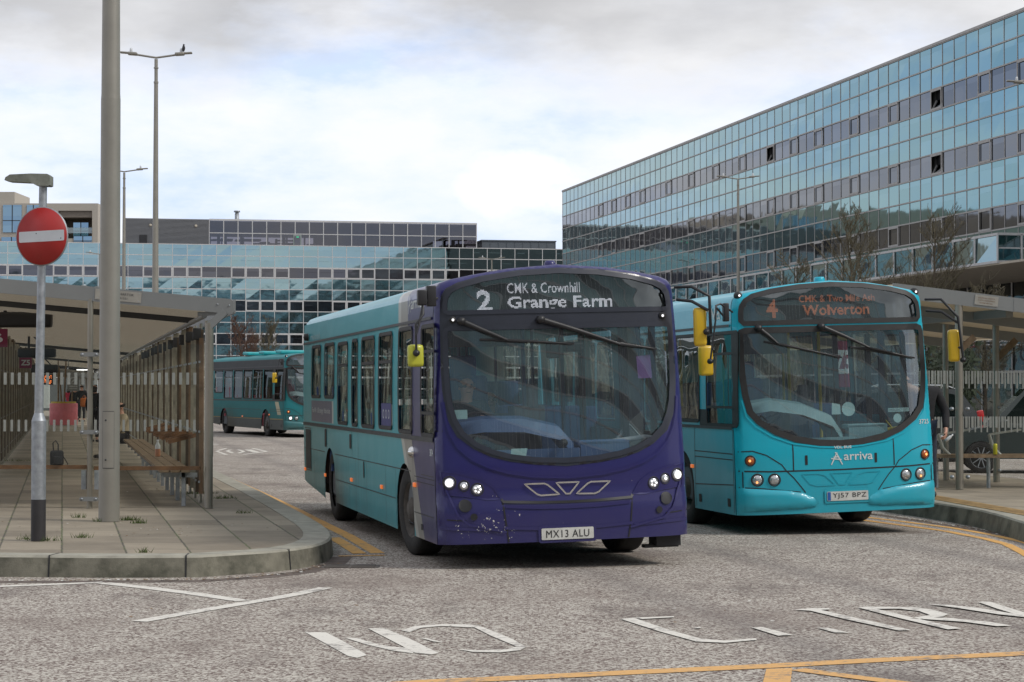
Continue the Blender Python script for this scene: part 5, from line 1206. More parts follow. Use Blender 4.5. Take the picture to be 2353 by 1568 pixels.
bt = bottle('bottle', 0, [mat('orange_drink', (.5, .22, .12), .3), mat('clear_plastic', (.6, .62, .62), .2), M_WHTS], .26, 'clear plastic bottle with orange drink standing on the long shelter bench', 'bottle'); q_ = Vector(sp(-.42, 5.6, .495))+SB; bt.location = q_
# bag on the end rail
gb = Vector((SB.x-1.99, SB.y+.08, KZ+.55))
m = MB(); m.cbox((0, 0, .11), (.20, .12, .24), None, .04); m.cbox((.03, -.07, .08), (.13, .05, .13), None, .02); m.tube([(-.05, 0, .22), (-.06, 0, .34), (-.02, 0, .38), (.02, 0, .32), (.02, 0, .23)], .01, 6); m.tube([(.09, 0, .15), (.17, 0, .02), (.12, 0, -.05), (.2, 0, -.03)], .008, 6)
tag(m.build('bag', mat('black_cloth', (.02, .02, .022), .9)), 'small black rucksack resting on the low timber rail of the shelter end', 'bag').location = gb; bpy.data.objects['bag'].scale = (.85, .85, .85)
# hanging displays and stop signs
def hang(px0, px1, py0, py1, d, label, extra=None):
    a = D(px0, py0, d); b = D(px1, py1, d); c = (a+b)/2; wd, hh = b.x-a.x, a.z-b.z
    t = thing('display_board', label, 'display board', (c.x, d, c.z), group='hanging departure displays')
    m = MB(); m.cbox((0, 0, 0), (wd, .22, hh), None, .05); m.build('housing', M_BLACK, t)
    m = MB(); m.tube([(-.2, 0, hh/2-.02), (-.2, 0, hh/2+.35)], .03, 8); m.tube([(.2, 0, hh/2-.02), (-.1, 0, hh/2+.3)], .02, 8); m.build('hanger', M_BLACK, t)
    return t
hang(-40, 119.5, 717.5, 753, 35, 'dark departure display hanging nearest in the left shelter')
hang(42, 128, 800, 822, 52, 'second dark departure display, hanging above the Z5 sign')
hang(72, 133, 838, 858, 67, 'third and farthest dark departure display in the left shelter')
def stopsign(px0, px1, py0, py1, d, txt, label):
    a = D(px0, py0, d); b = D(px1, py1, d); wd, hh = (b.x-a.x)/2, (a.z-b.z)/2; c = (a+b)/2
    m = MB(); m.mat(0).box(-wd, -.02, -hh, wd, .02, hh); m.mat(1); vs, fs = fit(text2d(txt, 1, .03), -wd*.75 if len(txt) > 1 else -wd*.5, -hh*.5, wd*.75 if len(txt) > 1 else wd*.5, hh*.5); m.add([(x, -.024, y) for x, y in vs], fs, False)
    m.mat(2).box(-.015, -.01, hh, .015, .01, hh+.25)
    o = m.build('stop_sign', [M_MAG, M_WHTS, M_BLACK]); o.location = c; return tag(o, label, 'sign', 'maroon stop letter signs')
stopsign(-22, 17, 756, 798, 36, '6', 'maroon stop sign at the left edge below the nearest display')
stopsign(45, 73, 821, 846.5, 53, 'Z5', 'maroon stop sign lettered Z5'); stopsign(76, 98, 852, 868, 68, 'Z4', 'smaller maroon stop sign beyond the Z5 sign, partly behind the pole')
# pink planter with bare stems
g = G(146, 978, KZ)
t = thing('planter', 'round pink planter with yellow rim and bare stems on the far platform', 'planter', g)
m = MB(); m.lathe([(.55, .02), (.575, .05), (.58, .88), (.57, .93), (.52, .93), (.52, .85), (0, .85)], 'z', n=32); m.build('tub', mat('pink_planter', (.62, .17, .19), .6, var=.1), t)
m = MB(); m.lathe([(.50, .92), (.52, 1.0), (.50, 1.0), (.46, .9)], 'z', (-.03, .05, 0), n=32); m.build('rim', mat('yellow_rim', (.5, .38, .05), .6), t)
for x, l, tl in ((-.22, 2.0, -.02), (.02, 2.4, .09), (-.08, 1.6, -.12), (.34, .9, .03)):
    m = MB(); m.tube([(x, 0, .85), (x+tl*.5, 0, .85+l*.5), (x+tl, 0, .85+l)], [.04, .035, .025], 7); m.build('stem', M_WOOD, t)
# no-smoking notice
a = D(136, 852, 84); a = D(133.5+22, 865, 84)
a0_, a1_ = D(155.5, 851, 84), D(182.5, 899, 84); a0_, a1_ = D(155, 864, 84), D(181.5, 899, 84)
wd, hh = (a1_.x-a0_.x)/2, (a0_.z-a1_.z)/2
m = MB(); m.mat(0).box(-wd, -.01, -hh, wd, .01, hh); m.mat(1).strip(circ(0, hh*.35, wd*.55, 20), .05, lambda u, v: (u, -.014, v), closed=True); m.strip([(-wd*.4, hh*.05), (wd*.4, hh*.65)], .05, lambda u, v: (u, -.014, v)); m.box(-wd*.75, -.014, -hh*.45, wd*.75, -.011, -hh*.32); m.box(-wd*.7, -.014, -hh*.7, wd*.7, -.011, -hh*.62)
m.mat(0).box(-wd+.02, .01, hh, -wd+.05, .03, hh+.7)
o = m.build('no_smoking_sign', [mat('grey_notice', (.27, .28, .28), .5), M_WHTS]); o.location = (a0_+a1_)/2; tag(o, 'grey hanging no-smoking notice with white ring above the pink planter', 'sign')
# far shelter with lit display
sf = thing('bus_shelter', 'far grey shelter canopy with sloping fascia beyond the pink planter', 'bus shelter', (0, 0, 0))
m = MB()
def q4(m, pts, d, th=.1):
    P_ = [D(x, y, d) for x, y in pts]; Q_ = [p+Vector((0, th, 0)) for p in P_]; n = len(P_)
    m.add(P_+Q_, [tuple(range(n)), tuple(range(2*n-1, n-1, -1))]+[(i, n+i, n+(i+1) % n, (i+1) % n) for i in range(n)], False)
q4(m, [(90, 845), (215, 861), (215, 870), (90, 856)], 112, 6); m.build('fascia', M_FASC, sf)
m = MB(); q4(m, [(95, 858), (215, 871), (215, 874), (95, 864)], 113, 5); m.build('ceiling', M_CEILS, sf)
for x in (88, 198, 186): m = MB(); a = D(x, 860, 113); m.tube([(a.x, 113, .2), (a.x, 113, a.z)], .06, 8); m.build('post', M_POST, sf)
m = MB(); q4(m, [(176, 849.5), (200, 849.5), (200, 851), (176, 851)], 111.5, .1); m.build('tube_light', LAMPON, sf)
m = MB(); q4(m, [(60, 870), (215, 870), (215, 950), (60, 950)], 150, .3); bw = m.build('back_wall', mat('dim_shelter_glazing', (.11, .12, .115), .5), sf)
m = MB(); q4(m, [(100, 868), (112, 868), (112, 938), (100, 938)], 125, .3); tag(m.build('ticket_cabinet', mat('pale_green_cabinet', (.42, .45, .42), .6)), 'pale upright cabinet behind the pink planter, left of its stems', 'cabinet')
t = thing('display_board', 'far black departure board with glowing orange text beyond the planter', 'display board', (0, 0, 0), group='hanging departure displays')
m = MB(); q4(m, [(80, 860), (122, 861), (122, 885), (80, 884)], 108, .2); m.build('housing', M_BLACK, t)
m = MB()
for r in range(7):
    y = 863+r*3
    x = 83 + (12 if r > 2 else 0)
    while x < 118:
        wd = random.uniform(1.2, 4); q4(m, [(x, y), (min(118, x+wd), y), (min(118, x+wd), y+1.2), (x, y+1.2)], 107.9, .02); x += wd+random.uniform(.8, 4 if r < 3 else 9)
m.build('orange_text', LEDO, t)
# ------------------------------------------------------------------ people
def skin(name, verts, edges, radii, mat_, parent=None, sub=1, root=0):
    me = bpy.data.meshes.new(name); me.from_pydata([tuple(v) for v in verts], edges, []); ob = bpy.data.objects.new(name, me); COL.objects.link(ob)
    md = ob.modifiers.new('s', 'SKIN')
    if not me.skin_vertices: bpy.data.meshes[me.name]
    sv = me.skin_vertices[0].data
    for i, r in enumerate(radii):
        sv[i].radius = (r, r) if isinstance(r, (int, float)) else r; sv[i].use_root = (i == root)
    md.use_smooth_shade = True
    s2 = ob.modifiers.new('u', 'SUBSURF'); s2.levels = sub; s2.render_levels = sub
    dg = bpy.context.evaluated_depsgraph_get(); nm = bpy.data.meshes.new_from_object(ob.evaluated_get(dg)); nm.name = name
    bpy.data.objects.remove(ob); bpy.data.meshes.remove(me)
    nm.materials.clear(); nm.materials.append(mat_)
    for p_ in nm.polygons: p_.use_smooth = True; p_.material_index = 0
    o = bpy.data.objects.new(name, nm); COL.objects.link(o)
    if parent: o.parent = parent
    return o
M_SKIN = mat('skin', (.50, .27, .19), .55, var=.08); M_HAIRD = mat('dark_hair', (.025, .018, .014), .8); M_BLK = mat('black_fabric', (.016, .016, .018), .9, var=.3, sc=20); M_NAVY = mat('navy_denim', (.03, .038, .06), .9, var=.3, sc=20); M_SHOE = mat('black_leather', (.015, .014, .013), .45)
def person(label, loc, rz, pose, cols, group=None, hair=True, hands=True, scale=1.0):
    """pose: dict of joint positions in metres, figure facing -y"""
    J = dict(pelvis=(0, 0, .95), waist=(0, 0, 1.08), chest=(0, 0, 1.30), neck=(0, 0, 1.47), head=(0, -.02, 1.60), top=(0, 0, 1.70),
             ls=(-.17, 0, 1.41), rs=(.17, 0, 1.41), le=(-.24, .03, 1.14), re=(.24, .03, 1.14), lw=(-.26, -.05, .90), rw=(.26, -.05, .90),
             lh=(-.09, 0, .92), rh=(.09, 0, .92), lk=(-.10, -.03, .50), rk=(.10, -.03, .50), la=(-.10, .03, .09), ra=(.10, .03, .09))
    J.update(pose); J = {k: Vector(v)*scale for k, v in J.items()}
    t = thing('person', label, 'person', loc, (0, 0, rz), group)
    N = []; R = []; E_ = []
    def add(p, r, par=None): N.append(Vector(p)); R.append(r*scale); 
    def node(p, r, par=None):
        N.append(Vector(p)); R.append((r*scale, r*scale) if not isinstance(r, tuple) else (r[0]*scale, r[1]*scale)); 
        if par is not None: E_.append((par, len(N)-1))
        return len(N)-1
    pv = node(J['pelvis'], .13); wst = node(J['waist'], .12, pv); ch = node(J['chest'], .135, wst); nk = node(J['neck'], .052, ch)
    hb = node(J['head']-Vector((0, 0, .05*scale)), .068, nk); hd = node(J['head']+Vector((0, .01, .03))*scale, .088, hb); node(J['top'], .06, hd)
    for s in 'lr':
        sh = node(J[s+'s'], .058, ch); el = node(J[s+'e'], .042, sh); wr = node(J[s+'w'], .027, el)
        hp_ = node(J[s+'h'], .085, pv); kn = node(J[s+'k'], .058, hp_); an = node(J[s+'a'], .038, kn); ft = node(J[s+'a']+Vector((0, -.05, -.055))*scale, .032, an); node(J[s+'a']+Vector((0, -.16, -.06))*scale, .026, ft)
        d = (J[s+'w']-J[s+'e']).normalized(); side = Vector((1, 0, 0)) if s == 'l' else Vector((-1, 0, 0))
        f = pose.get(s+'f') ; f = Vector(f).normalized() if f else d
        pal = node(J[s+'w']+d*.05*scale, .030, wr); acr = f.cross(side).normalized() if abs(f.dot(side)) < .9 else Vector((0, 1, 0))
        if hands:
            for k in range(4):
                b_ = J[s+'w']+d*.085*scale+acr*(.027*(k-1.5)*.62)*scale; l_ = (.034, .040, .038, .030)[k]*scale
                k1 = node(b_, .0095, pal); k2 = node(b_+f*l_+side*.004*scale, .0085, k1); node(b_+f*l_*1.3+side*(.014+l_*.6)*scale, .0075, k2)
            th_ = node(J[s+'w']+d*.045*scale+acr*-.034*scale, .011, pal); node(J[s+'w']+d*.085*scale+acr*-.046*scale+side*.02*scale, .009, th_)
    skin('body', N, E_, R, M_SKIN, t, 1)
    # face
    m = MB(); hc = J['head']
    m.mat(0).add([tuple(hc+Vector(p)*scale) for p in ((0, -.118, .0), (-.016, -.088, -.018), (.016, -.088, -.018), (0, -.085, .035))], [(0, 1, 2), (0, 3, 1), (0, 2, 3)])
    m.mat(1)
    for s in (-1, 1): m.lathe([(0, -.012), (.010, -.006), (.012, 0)], 'y', tuple(hc+Vector((s*.03, -.082, .03))*scale), 8)
    m.box(*(hc+Vector((-.022, -.086, -.052))*scale), *(hc+Vector((.022, -.078, -.045))*scale))
    m.mat(0)
    for s in (-1, 1): m.lathe([(0, -.012*s), (.022, -.01*s), (.026, .0)], 'x', tuple(hc+Vector((s*.083, .01, .0))*scale), 10)
    m.build('face', [M_SKIN, M_HAIRD], t)
    if hair: 
        hh_ = cols.get('hairlen', .0)
        hv = [J['head']+Vector((0, .016, .072))*scale, J['head']+Vector((0, .045, -.02-hh_*.4))*scale]; rr_ = [(.128*scale,)*2, (.098*scale,)*2]; ed = [(0, 1)]
        if hh_: hv.append(J['head']+Vector((0, .05, -.1-hh_))*scale); rr_.append((.09*scale,)*2); ed.append((1, 2))
        skin('hair', hv, ed, rr_, cols.get('hair', M_HAIRD), t, 2)
    N2 = [J['waist']-Vector((0, 0, .14))*scale, J['waist'], J['chest'], J['neck']-Vector((0, 0, .03))*scale]; R2 = [(.150*scale,)*2, (.142*scale,)*2, (.152*scale,)*2, (.075*scale,)*2]; E2 = [(0, 1), (1, 2), (2, 3)]
    for s in 'lr':
        b_ = len(N2); N2 += [J[s+'s'], J[s+'e'], J[s+'e'].lerp(J[s+'w'], .92)]; R2 += [(.076*scale,)*2, (.058*scale,)*2, (.044*scale,)*2]; E2 += [(2, b_), (b_, b_+1), (b_+1, b_+2)]
    skin('jacket', N2, E2, R2, cols['top'], t, 2)
    N3 = [J['pelvis']]; R3 = [(.142*scale,)*2]; E3 = []
    for s in 'lr':
        b_ = len(N3); N3 += [J[s+'h'], J[s+'k'], J[s+'k'].lerp(J[s+'a'], .93)]; R3 += [(.098*scale,)*2, (.074*scale,)*2, (.056*scale,)*2]; E3 += [(0, b_), (b_, b_+1), (b_+1, b_+2)]
    skin('trousers', N3, E3, R3, cols['legs'], t, 2)
    for s in 'lr':
        a_ = J[s+'a']; skin('shoe', [a_+Vector((0, .03, -.045))*scale, a_+Vector((0, -.06, -.05))*scale, a_+Vector((0, -.17, -.055))*scale], [(0, 1), (1, 2)], [(.05*scale,)*2, (.048*scale,)*2, (.036*scale,)*2], M_SHOE, t, 2)
    return t
def on(px, py, z0=KZ): return G(px, py, z0)
# pedestrian behind the turquoise bus, right hand holding a bottle
gP = G(2166, 1148, RZ); dP = gP.y
ped = person('person in black jacket and dark trousers stepping out behind the turquoise bus, bottle in hand', (gP.x-.26, gP.y, RZ), rad(-8),
       dict(neck=(-.10, -.06, 1.43), head=(-.24, -.12, 1.52), top=(-.29, -.13, 1.60), re=(.285, .0, 1.13), rw=(.275, -.14, .90), rf=(-.5, -.5, -.6), rk=(.10, .05, .50), ra=(.13, .22, .11), lk=(-.08, -.12, .52), la=(-.08, -.05, .09), le=(-.25, .02, 1.14)), dict(top=M_BLK, legs=M_NAVY), scale=1.06)
m = MB(); m.M = Matrix.Translation((gP.x+.03, gP.y-.33, RZ+.86)) @ Matrix.Scale(.8, 4) @ Matrix.Rotation(rad(50), 4, 'Y'); m.lathe([(0, -.09), (.028, -.09), (.03, -.04), (.028, .02), (.012, .05), (.012, .08), (0, .08)], 'z', n=14)
tag(m.build('bottle', mat('clear_plastic', (.6, .62, .62), .2)), 'small clear plastic bottle held by the pedestrian in black', 'bottle')
# driver and passenger
def bus_pt(T, p): return (Matrix.Translation(T.location) @ T.rotation_euler.to_matrix().to_4x4()) @ Vector(p)
sit = dict(pelvis=(0, 0, .0), waist=(0, .02, .14), chest=(0, 0, .36), neck=(0, -.02, .53), head=(0, -.05, .67), top=(0, -.03, .77), ls=(-.18, -.01, .47), rs=(.18, -.01, .47), lh=(-.09, -.02, 0), rh=(.09, -.02, 0), lk=(-.12, -.42, .05), rk=(.12, -.42, .05), la=(-.12, -.45, -.36), ra=(.12, -.45, -.36))
dr = dict(sit); dr.update(le=(-.26, -.22, .26), lw=(-.10, -.50, .30), re=(.24, -.20, .28), rw=(.08, -.52, .36), rf=(-.6, -.2, -.7), lf=(.6, -.2, -.7))
o = person('bus driver in dark jacket with teal collar, hand on the wheel of the purple bus', bus_pt(b1, (-.74, 1.30, 1.11)), Y1, dr, dict(top=mat('driver_dark_teal_jacket', (.02, .05, .065), .9, dirt=((.01, .18, .22), 3, .3)), legs=M_BLK), hair=True)
ps = dict(sit); ps.update(le=(-.26, -.1, .2), lw=(-.2, -.32, .05), re=(.26, -.1, .2), rw=(.2, -.32, .05))
person('passenger with short dark hair seated inside the purple bus behind the cab', bus_pt(b1, (-.15, 3.0, .95)), Y1, ps, dict(top=mat('grey_blue_top', (.12, .17, .2), .9), legs=M_NAVY))
# waiting people, left shelter
def seated_at(px, py_head, d, label, top, legs, rz=0, **k):
    h = D(px, py_head, d); return person(label, (h.x, h.y, h.z-.77), rz, ps, dict(top=top, legs=legs, **k))
def standing_at(px, d, label, top, legs, rz=0, sc=1.0, **k):
    h = D(px, 893, d); return person(label, (h.x, d, KZ), rz, k.pop('pose', {}), dict(top=top, legs=legs, **k), scale=sc)
M_BEIGE = mat('beige_coat', (.46, .38, .26), .9); M_REDC = mat('red_jacket', (.42, .03, .06), .9); M_BLUEJ = mat('bright_blue_jeans', (.04, .12, .4), .9); M_ORNG = mat('orange_bag_cloth', (.32, .09, .02), .9)
standing_at(217, 62, 'person with dark bobbed hair in long dark coat between the thin post and thick pole', M_BLK, M_BLK, rad(160), .97, hairlen=.04)
seated_at(281, 925, 47, 'person in beige padded coat seated on the shelter bench, right of the thick pole', M_BEIGE, M_BLK, rad(-60))
standing_at(158, 104, 'far person in red jacket and blue jeans behind the planter', M_REDC, M_BLUEJ, rad(170), .93, hairlen=.1)
standing_at(172, 102, 'far person in black dress and white collar under the no-smoking notice', M_BLK, M_BLK, rad(20), .95)
standing_at(178, 106, 'far person in pale beige coat beside the one in black', mat('pale_beige_coat', (.42, .39, .33), .9), M_BLK, rad(-30), .97)
standing_at(188, 100, 'far person in dark clothes with an orange bag near the thin post', M_BLK, M_BLK, rad(190), 1.0)
h = D(193, 925, 99); m = MB(); m.cbox((0, 0, 0), (.34, .2, .42), None, .08); m.tube([(-.1, 0, .2), (0, 0, .32), (.1, 0, .2)], .02, 6); tag(m.build('bag', M_ORNG), 'orange shoulder bag carried by the far person in dark clothes', 'bag').location = h
# ------------------------------------------------------------------ right shelter
g = G(2205, 1125, RZ); RB = Vector((g.x, g.y, RZ))
rs = thing('bus_shelter', 'grey steel shelter on the right platform, its sloping fascia crossing behind the turquoise bus', 'bus shelter', RB)
def rf_(px, py, d=None): p = D(px, py, d or RB.y); return (p.x-RB.x, p.y-RB.y, p.z-RB.z)
x0, _, z0 = rf_(2050, 651); x1, _, z1 = rf_(2353, 687.5); sl = (z1-z0)/(x1-x0); zt = lambda a: z0+(a-x0)*sl
m = MB(); m.prism([(x0, zt(x0)), (3.5, zt(3.5)), (3.5, zt(3.5)-.215), (x0, zt(x0)-.215)], -.06, -.03, lambda u, v, h: (u, h, v)); u = rf_(2335, 700)[0]; m.box(u-.05, -.064, zt(u)-.21, u+.03, -.061, zt(u)-.005)
m.build('fascia', M_FASC, rs)
def sp2(a, b, z): return (a+b*FX, b*FY, z)
m = MB(); m.add([sp2(x0, 0, zt(x0)-.16), sp2(3.5, 0, zt(3.5)-.16), sp2(3.5, 22, zt(3.5)-.16), sp2(x0, 22, zt(x0)-.16)], [(0, 1, 2, 3)], False)
m.add([sp2(x0, 0, zt(x0)-.02), sp2(3.5, 0, zt(3.5)-.02), sp2(3.5, 22, zt(3.5)-.02), sp2(x0, 22, zt(x0)-.02)], [(0, 1, 2, 3)], False); m.build('roof', M_CEILS, rs)
m = MB()
for b in (1.5, 4.5, 8, 12): m = MB(); m.beam(sp2(x0, b, zt(x0)-.25), sp2(3.4, b, zt(3.4)-.25), .07, .16); m.build('roof_beam', M_FASC, rs)
m = MB()
m.beam(sp2(.9, .3, zt(.9)-.2), sp2(.9, 20, zt(.9)-.2), .12, .16); m.build('roof_beam', M_FASC, rs)
pc = rf_(2264.5, 688); m = MB(); m.M = Matrix.Translation((pc[0], -.066, zt(pc[0])-.10)) @ Matrix.Rotation(-math.atan(sl), 4, 'Y'); m.mat(0).cbox((0, 0, 0), (.355, .006, .15)); m.mat(1)
for u in (-.16, .16):
    for v in (-.06, .06): m.lathe([(0, -.008), (.006, -.003)], 'y', (u, 0, v), 8)
m.mat(2)
for s_, a, b, c, d_ in (('HASSMAN HARTOR', -.13, .025, .13, .045), ('PLASTIC ENGINEERING', -.13, -.01, .13, .008), ('01908 451551', -.10, -.05, .10, -.03)): vs, fs = fit(text2d(s_, 1), a, b, c, d_); m.add([(x, -.0045, y) for x, y in vs], fs, False)
m.build('name_plate', [mat('beige_plate', (.33, .31, .27), .5), M_GALV, mat('brown_ink', (.2, .1, .05), .6)], rs)
def rpost(px, py, topz, r, d=None):
    p = G(px, py, RZ)-RB; m = MB(); m.tube([(p.x, p.y, 0), (p.x, p.y, topz)], r, 16); return m.build('post', M_POST, rs), p
p1, q1 = rpost(2205, 1125, zt(0)-.1, .060); p2, q2 = rpost(2290, 1108, zt(.6)-.2, .056); p3, q3 = rpost(2174, 1104, 2.6, .050); rpost(2400, 1112, 2.5, .056)
for p_, q_, zs_, off in ((p1, q1, (1.22, .19), .12), (p2, q2, (1.22, .19), .0)):
    for z_ in zs_:
        for u in ((-off, off) if off else (.04,)): m = MB(); m.lathe([(0, -.09), (.024, -.085), (.03, -.05), (.03, -.0)], 'y', (q_.x+u, q_.y, z_), 12); m.build('glass_clamp', M_GALV, p_)
m = MB(); a = rf_(2300, 800, RB.y+.3); b = rf_(2342, 742, RB.y+.3); m.beam((q2.x+.02, q2.y, 2.02), (q2.x+.33, q2.y, 2.33), .05, .10); m.beam((q1.x-.02, q1.y+.2, 2.05), (q1.x+.28, q1.y+.2, 2.32), .05, .10); m.build('brace', M_WOOD, rs)
for a0, a1, b in ((q1.x-.62, q1.x-.05, .0), (q1.x+.05, q2.x-.04, .3), (q2.x+.04, q2.x+1.6, .35)):
    m = MB(); m.add([(a0, b, .10), (a1, b, .10), (a1, b, 2.15), (a0, b, 2.15)], [(0, 1, 2, 3)], False); gg = m.build('glass_panel', M_GLASS, rs)
    for za, zb in ((1.60, 1.80), (.93, 1.10)):
        m = MB(); u = a0+.01
        while u < a1-.04: m.box(u, b-.014, za, u+.036, b-.0105, zb); m.box(u+.05, b-.014, za-.07, u+.072, b-.0105, zb); u += .092
        m.build('frosted_dashes', M_GDASH, gg)
be = thing('bench', 'timber bench and rail in the right shelter carrying a yellow can', 'bench', RB)
m = MB(); za = rf_(2300, 1048, RB.y+.1)[2]; m.beam((-.55, .12, .50), (2.2, .12, .50), .07, .05); m.beam((-.3, .6, .50), (2.3, .9, .50), .14, .04); m.beam((-.3, .42, .50), (2.3, .72, .50), .14, .04); m.build('seat', M_WOOD, be)
for u in (-.25, .55, 1.3): m = MB(); m.tube([(u, .5, 0), (u, .5, .48)], .03, 8); m.build('leg', M_GALV, be)
for u, h_ in ((-.16, .82), (.62, .82)): m = MB(); m.tube([(u+.12, .5, .50), (u-.0, .5, .62), (u-.06, .48, h_)], .028, 8); m.beam((u-.06, .5, h_), (u+.42, .42, h_+.08), .05, .03); m.build('armrest', mat('pale_steel_arm', (.4, .4, .36), .4, .3), be)
pc = rf_(2287, 1035, RB.y+.1); m = MB(); m.mat(0).lathe([(0, 0), (.028, 0), (.033, .012), (.033, .15), (.027, .165), (0, .165)], 'z', n=16)
tag(m.build('drink_can', mat('yellow_green_can', (.45, .42, .03), .35, .3)), 'yellow drink can standing on the right shelter rail beside a post', 'can').location = (RB.x+pc[0], RB.y+.1, RZ+.525)
# ------------------------------------------------------------------ station entrance signs, behind the right shelter
def wall_sign(px0, px1, py0, py1, d, txt, label, mt=M_MAG, tm=M_WHTS, tx=(.12, .3, .9, .7), double=False):
    a = D(px0, py0, d); b = D(px1, py1, d); wd, hh = (b.x-a.x)/2, (a.z-b.z)/2; m = MB(); m.mat(0).box(-wd, -.05, -hh, wd, .05, hh); m.mat(1)
    if txt: vs, fs = fit(text2d(txt, 1, .01), -wd+2*wd*tx[0], -hh+2*hh*tx[1], -wd+2*wd*tx[2], -hh+2*hh*tx[3]); m.add([(x, -.056, y) for x, y in vs], fs, False)
    if double:
        for z_ in (-.28, .28): m.strip([(-wd*.7, z_*hh), (wd*.7, z_*hh)], .16*hh, lambda u, v: (u, -.056, v))
        m.strip([(-wd*.35, -hh*.6), (wd*.35, -hh*.0), (-wd*.3, hh*.35), (wd*.3, hh*.7)], .14*hh, lambda u, v: (u, -.058, v))
    m.mat(2).box(-.04, 0, hh, .04, .04, hh+.7)
    o = m.build('station_sign', [mt, tm, M_WHTS]); o.location = (a+b)/2; return tag(o, label, 'sign', None)
wall_sign(2225, 2247, 788, 799, 78, '– Way out', 'small maroon Way out sign below the red station symbol'); wall_sign(2232, 2255, 766, 781, 78.5, None, 'red sign with white double-arrow railway symbol above the Way out sign', M_REDS, M_WHTS, double=True)
m = MB(); a = D(2228, 782.5, 79); b = D(2520, 781, 79); m.beam(a, b, .10, .12); m.beam(D(2225, 792.5, 80), D(2520, 792, 80), .06, .05)
for px in (2229, 2296): q = D(px, 760, 79); m.beam(q, (q.x, q.y, q.z-.45), .06, .06)
tag(m.build('entrance_canopy_rail', M_MULW), 'white horizontal canopy rail across the station entrance at the right', 'canopy rail')
# ------------------------------------------------------------------ cars
M_TYG = glass_mat('car_glass', (.16, .24, .21), -.02, gl=(.28, .36, .35))
def car(label, loc, rz, col, h, L_, prof_kind='suv', lights=True, rails=False, group='parked cars behind the right shelter'):
    t = thing('parked_car', label, 'car', loc, (0, 0, rz), group); W_ = .9
    M_ = mat(label[:14].replace(' ', '_')+'_car_paint', col, .3, 0, var=.08, coat=.8)
    lo = [(0, .30), (0, .62), (.10, .78), (1.05, .98), (L_-.25, 1.05), (L_-.04, .95), (L_, .6), (L_-.02, .34)]
    wc = [.82, L_-.85]
    def arc(xc): return [(xc+.37*math.cos(a), .30+.37*math.sin(a)) for a in [math.pi*k/8 for k in range(9)]]
    body = lo+arc(wc[1])+arc(wc[0])
    gh = [(.98, .97), (1.75, h-.10), (2.15, h-.02), (3.2, h), (L_-.6, h-.06), (L_-.12, 1.05)]
    m = MB()
    for sgn in (1,): m.prism(body, -W_, W_, lambda u, v, hh: (u, hh*(1-.05*max(0, v-.6)), v))
    def gf(u, v, hh): return (u, hh*(1-.17*max(0, v-1.0)/(h-1.0)), v)
    m.prism(gh, -W_*.97, W_*.97, gf); m.build('body', M_, t)
    for s in (-1, 1):
        for poly in ([(1.22, 1.04), (1.80, h-.14), (2.55, h-.10), (2.55, 1.04)], [(2.64, 1.04), (2.64, h-.10), (3.35, h-.11), (3.5, 1.06)], [(3.58, 1.08), (3.42, h-.12), (L_-.72, h-.17), (L_-.5, 1.10)]):
            m = MB(); m.sheet(poly, lambda u, v: gf(u, v, s*(W_*.97+.006)), sp=9); m.build('side_window', M_TYG, t)
        for xc in wc:
            m = MB(); m.M = Matrix.Translation((xc, s*.80, .33)) @ Matrix.Scale(s, 4, (0, 1, 0)); m.lathe([(.22, .10), (.31, .11), (.33, .08), (.33, -.08), (.22, -.1)], 'y', n=28); wv = m.build('wheel', M_TYRE, t)
            mm = MB(); mm.M = m.M; mm.lathe([(.225, .10), (.215, .085)], 'y', n=28); mm.lathe([(.05, .09), (0, .1)], 'y', n=12)
            for k in range(10): a = 2*math.pi*k/10; mm.beam((.04*math.cos(a), .09, .04*math.sin(a)), (.215*math.cos(a), .085, .215*math.sin(a)), .018, .02)
            mm.build('rim', M_GALV, wv); mm = MB(); mm.M = m.M; mm.lathe([(.22, .02), (0, .02)], 'y', n=24); mm.build('brake_disc', M_BLACK, wv)
        m = MB(); m.cbox((1.28, s*1.0, 1.05), (.14, .2, .14), None, .04); m.build('door_mirror', M_, t)
        m = MB(); m.cbox((.06, s*.68, .70), (.16, .34, .14), None, .04); m.build('headlight', M_LENS, t)
        m = MB(); m.cbox((L_-.10, s*.80, 1.02), (.16, .14, .42), Matrix.Rotation(rad(-10), 3, 'Y'), .03); m.build('tail_light', mat('red_tail_light', (.5, .02, .02), .25, coat=.5), t)
        if rails: m = MB(); m.tube([(1.9, s*.66, h+.0), (2.1, s*.66, h+.06), (L_-.9, s*.66, h+.04), (L_-.7, s*.66, h-.04)], .018, 6); m.build('roof_rail', M_CHROM, t)
    m = MB(); m.add([gf(1.05, 1.0, s*.8) for s in (-1, 1)]+[gf(1.72, h-.12, s*.8) for s in (1, -1)], [(0, 1, 2, 3)], False); m.M = Matrix.Translation((-.012, 0, .012)); m.build('windscreen', M_TYG, t)
    m = MB(); m.add([gf(L_-.16, 1.12, s*.75) for s in (-1, 1)]+[gf(L_-.58, h-.12, s*.75) for s in (1, -1)], [(0, 1, 2, 3)], False); m.M = Matrix.Translation((.02, 0, .0)); m.build('rear_window', M_TYG, t)
    m = MB(); m.box(L_-.005, -.26, .62, L_+.012, .26, .73); m.build('number_plate', mat('yellow_plate', (.5, .38, .03), .5), t)
    return t
def cx(px, d): return (px-CX)/F*d
car('dark grey estate car facing left behind the right shelter, its mirror by the glass dashes', (9.0, 45.0, 0), rad(-9), (.022, .034, .032), 1.86, 4.6, rails=True)
car('black people carrier with red tail light and green window sticker, seen behind the shelter post', (cx(2247, 52)-4.5, 52, 0), rad(-5), (.018, .022, .024), 1.78, 4.5, rails=True)
car('white hatchback farther back between the two dark cars', (cx(2238, 61), 61, 0), rad(3), (.5, .5, .5), 1.58, 4.2)
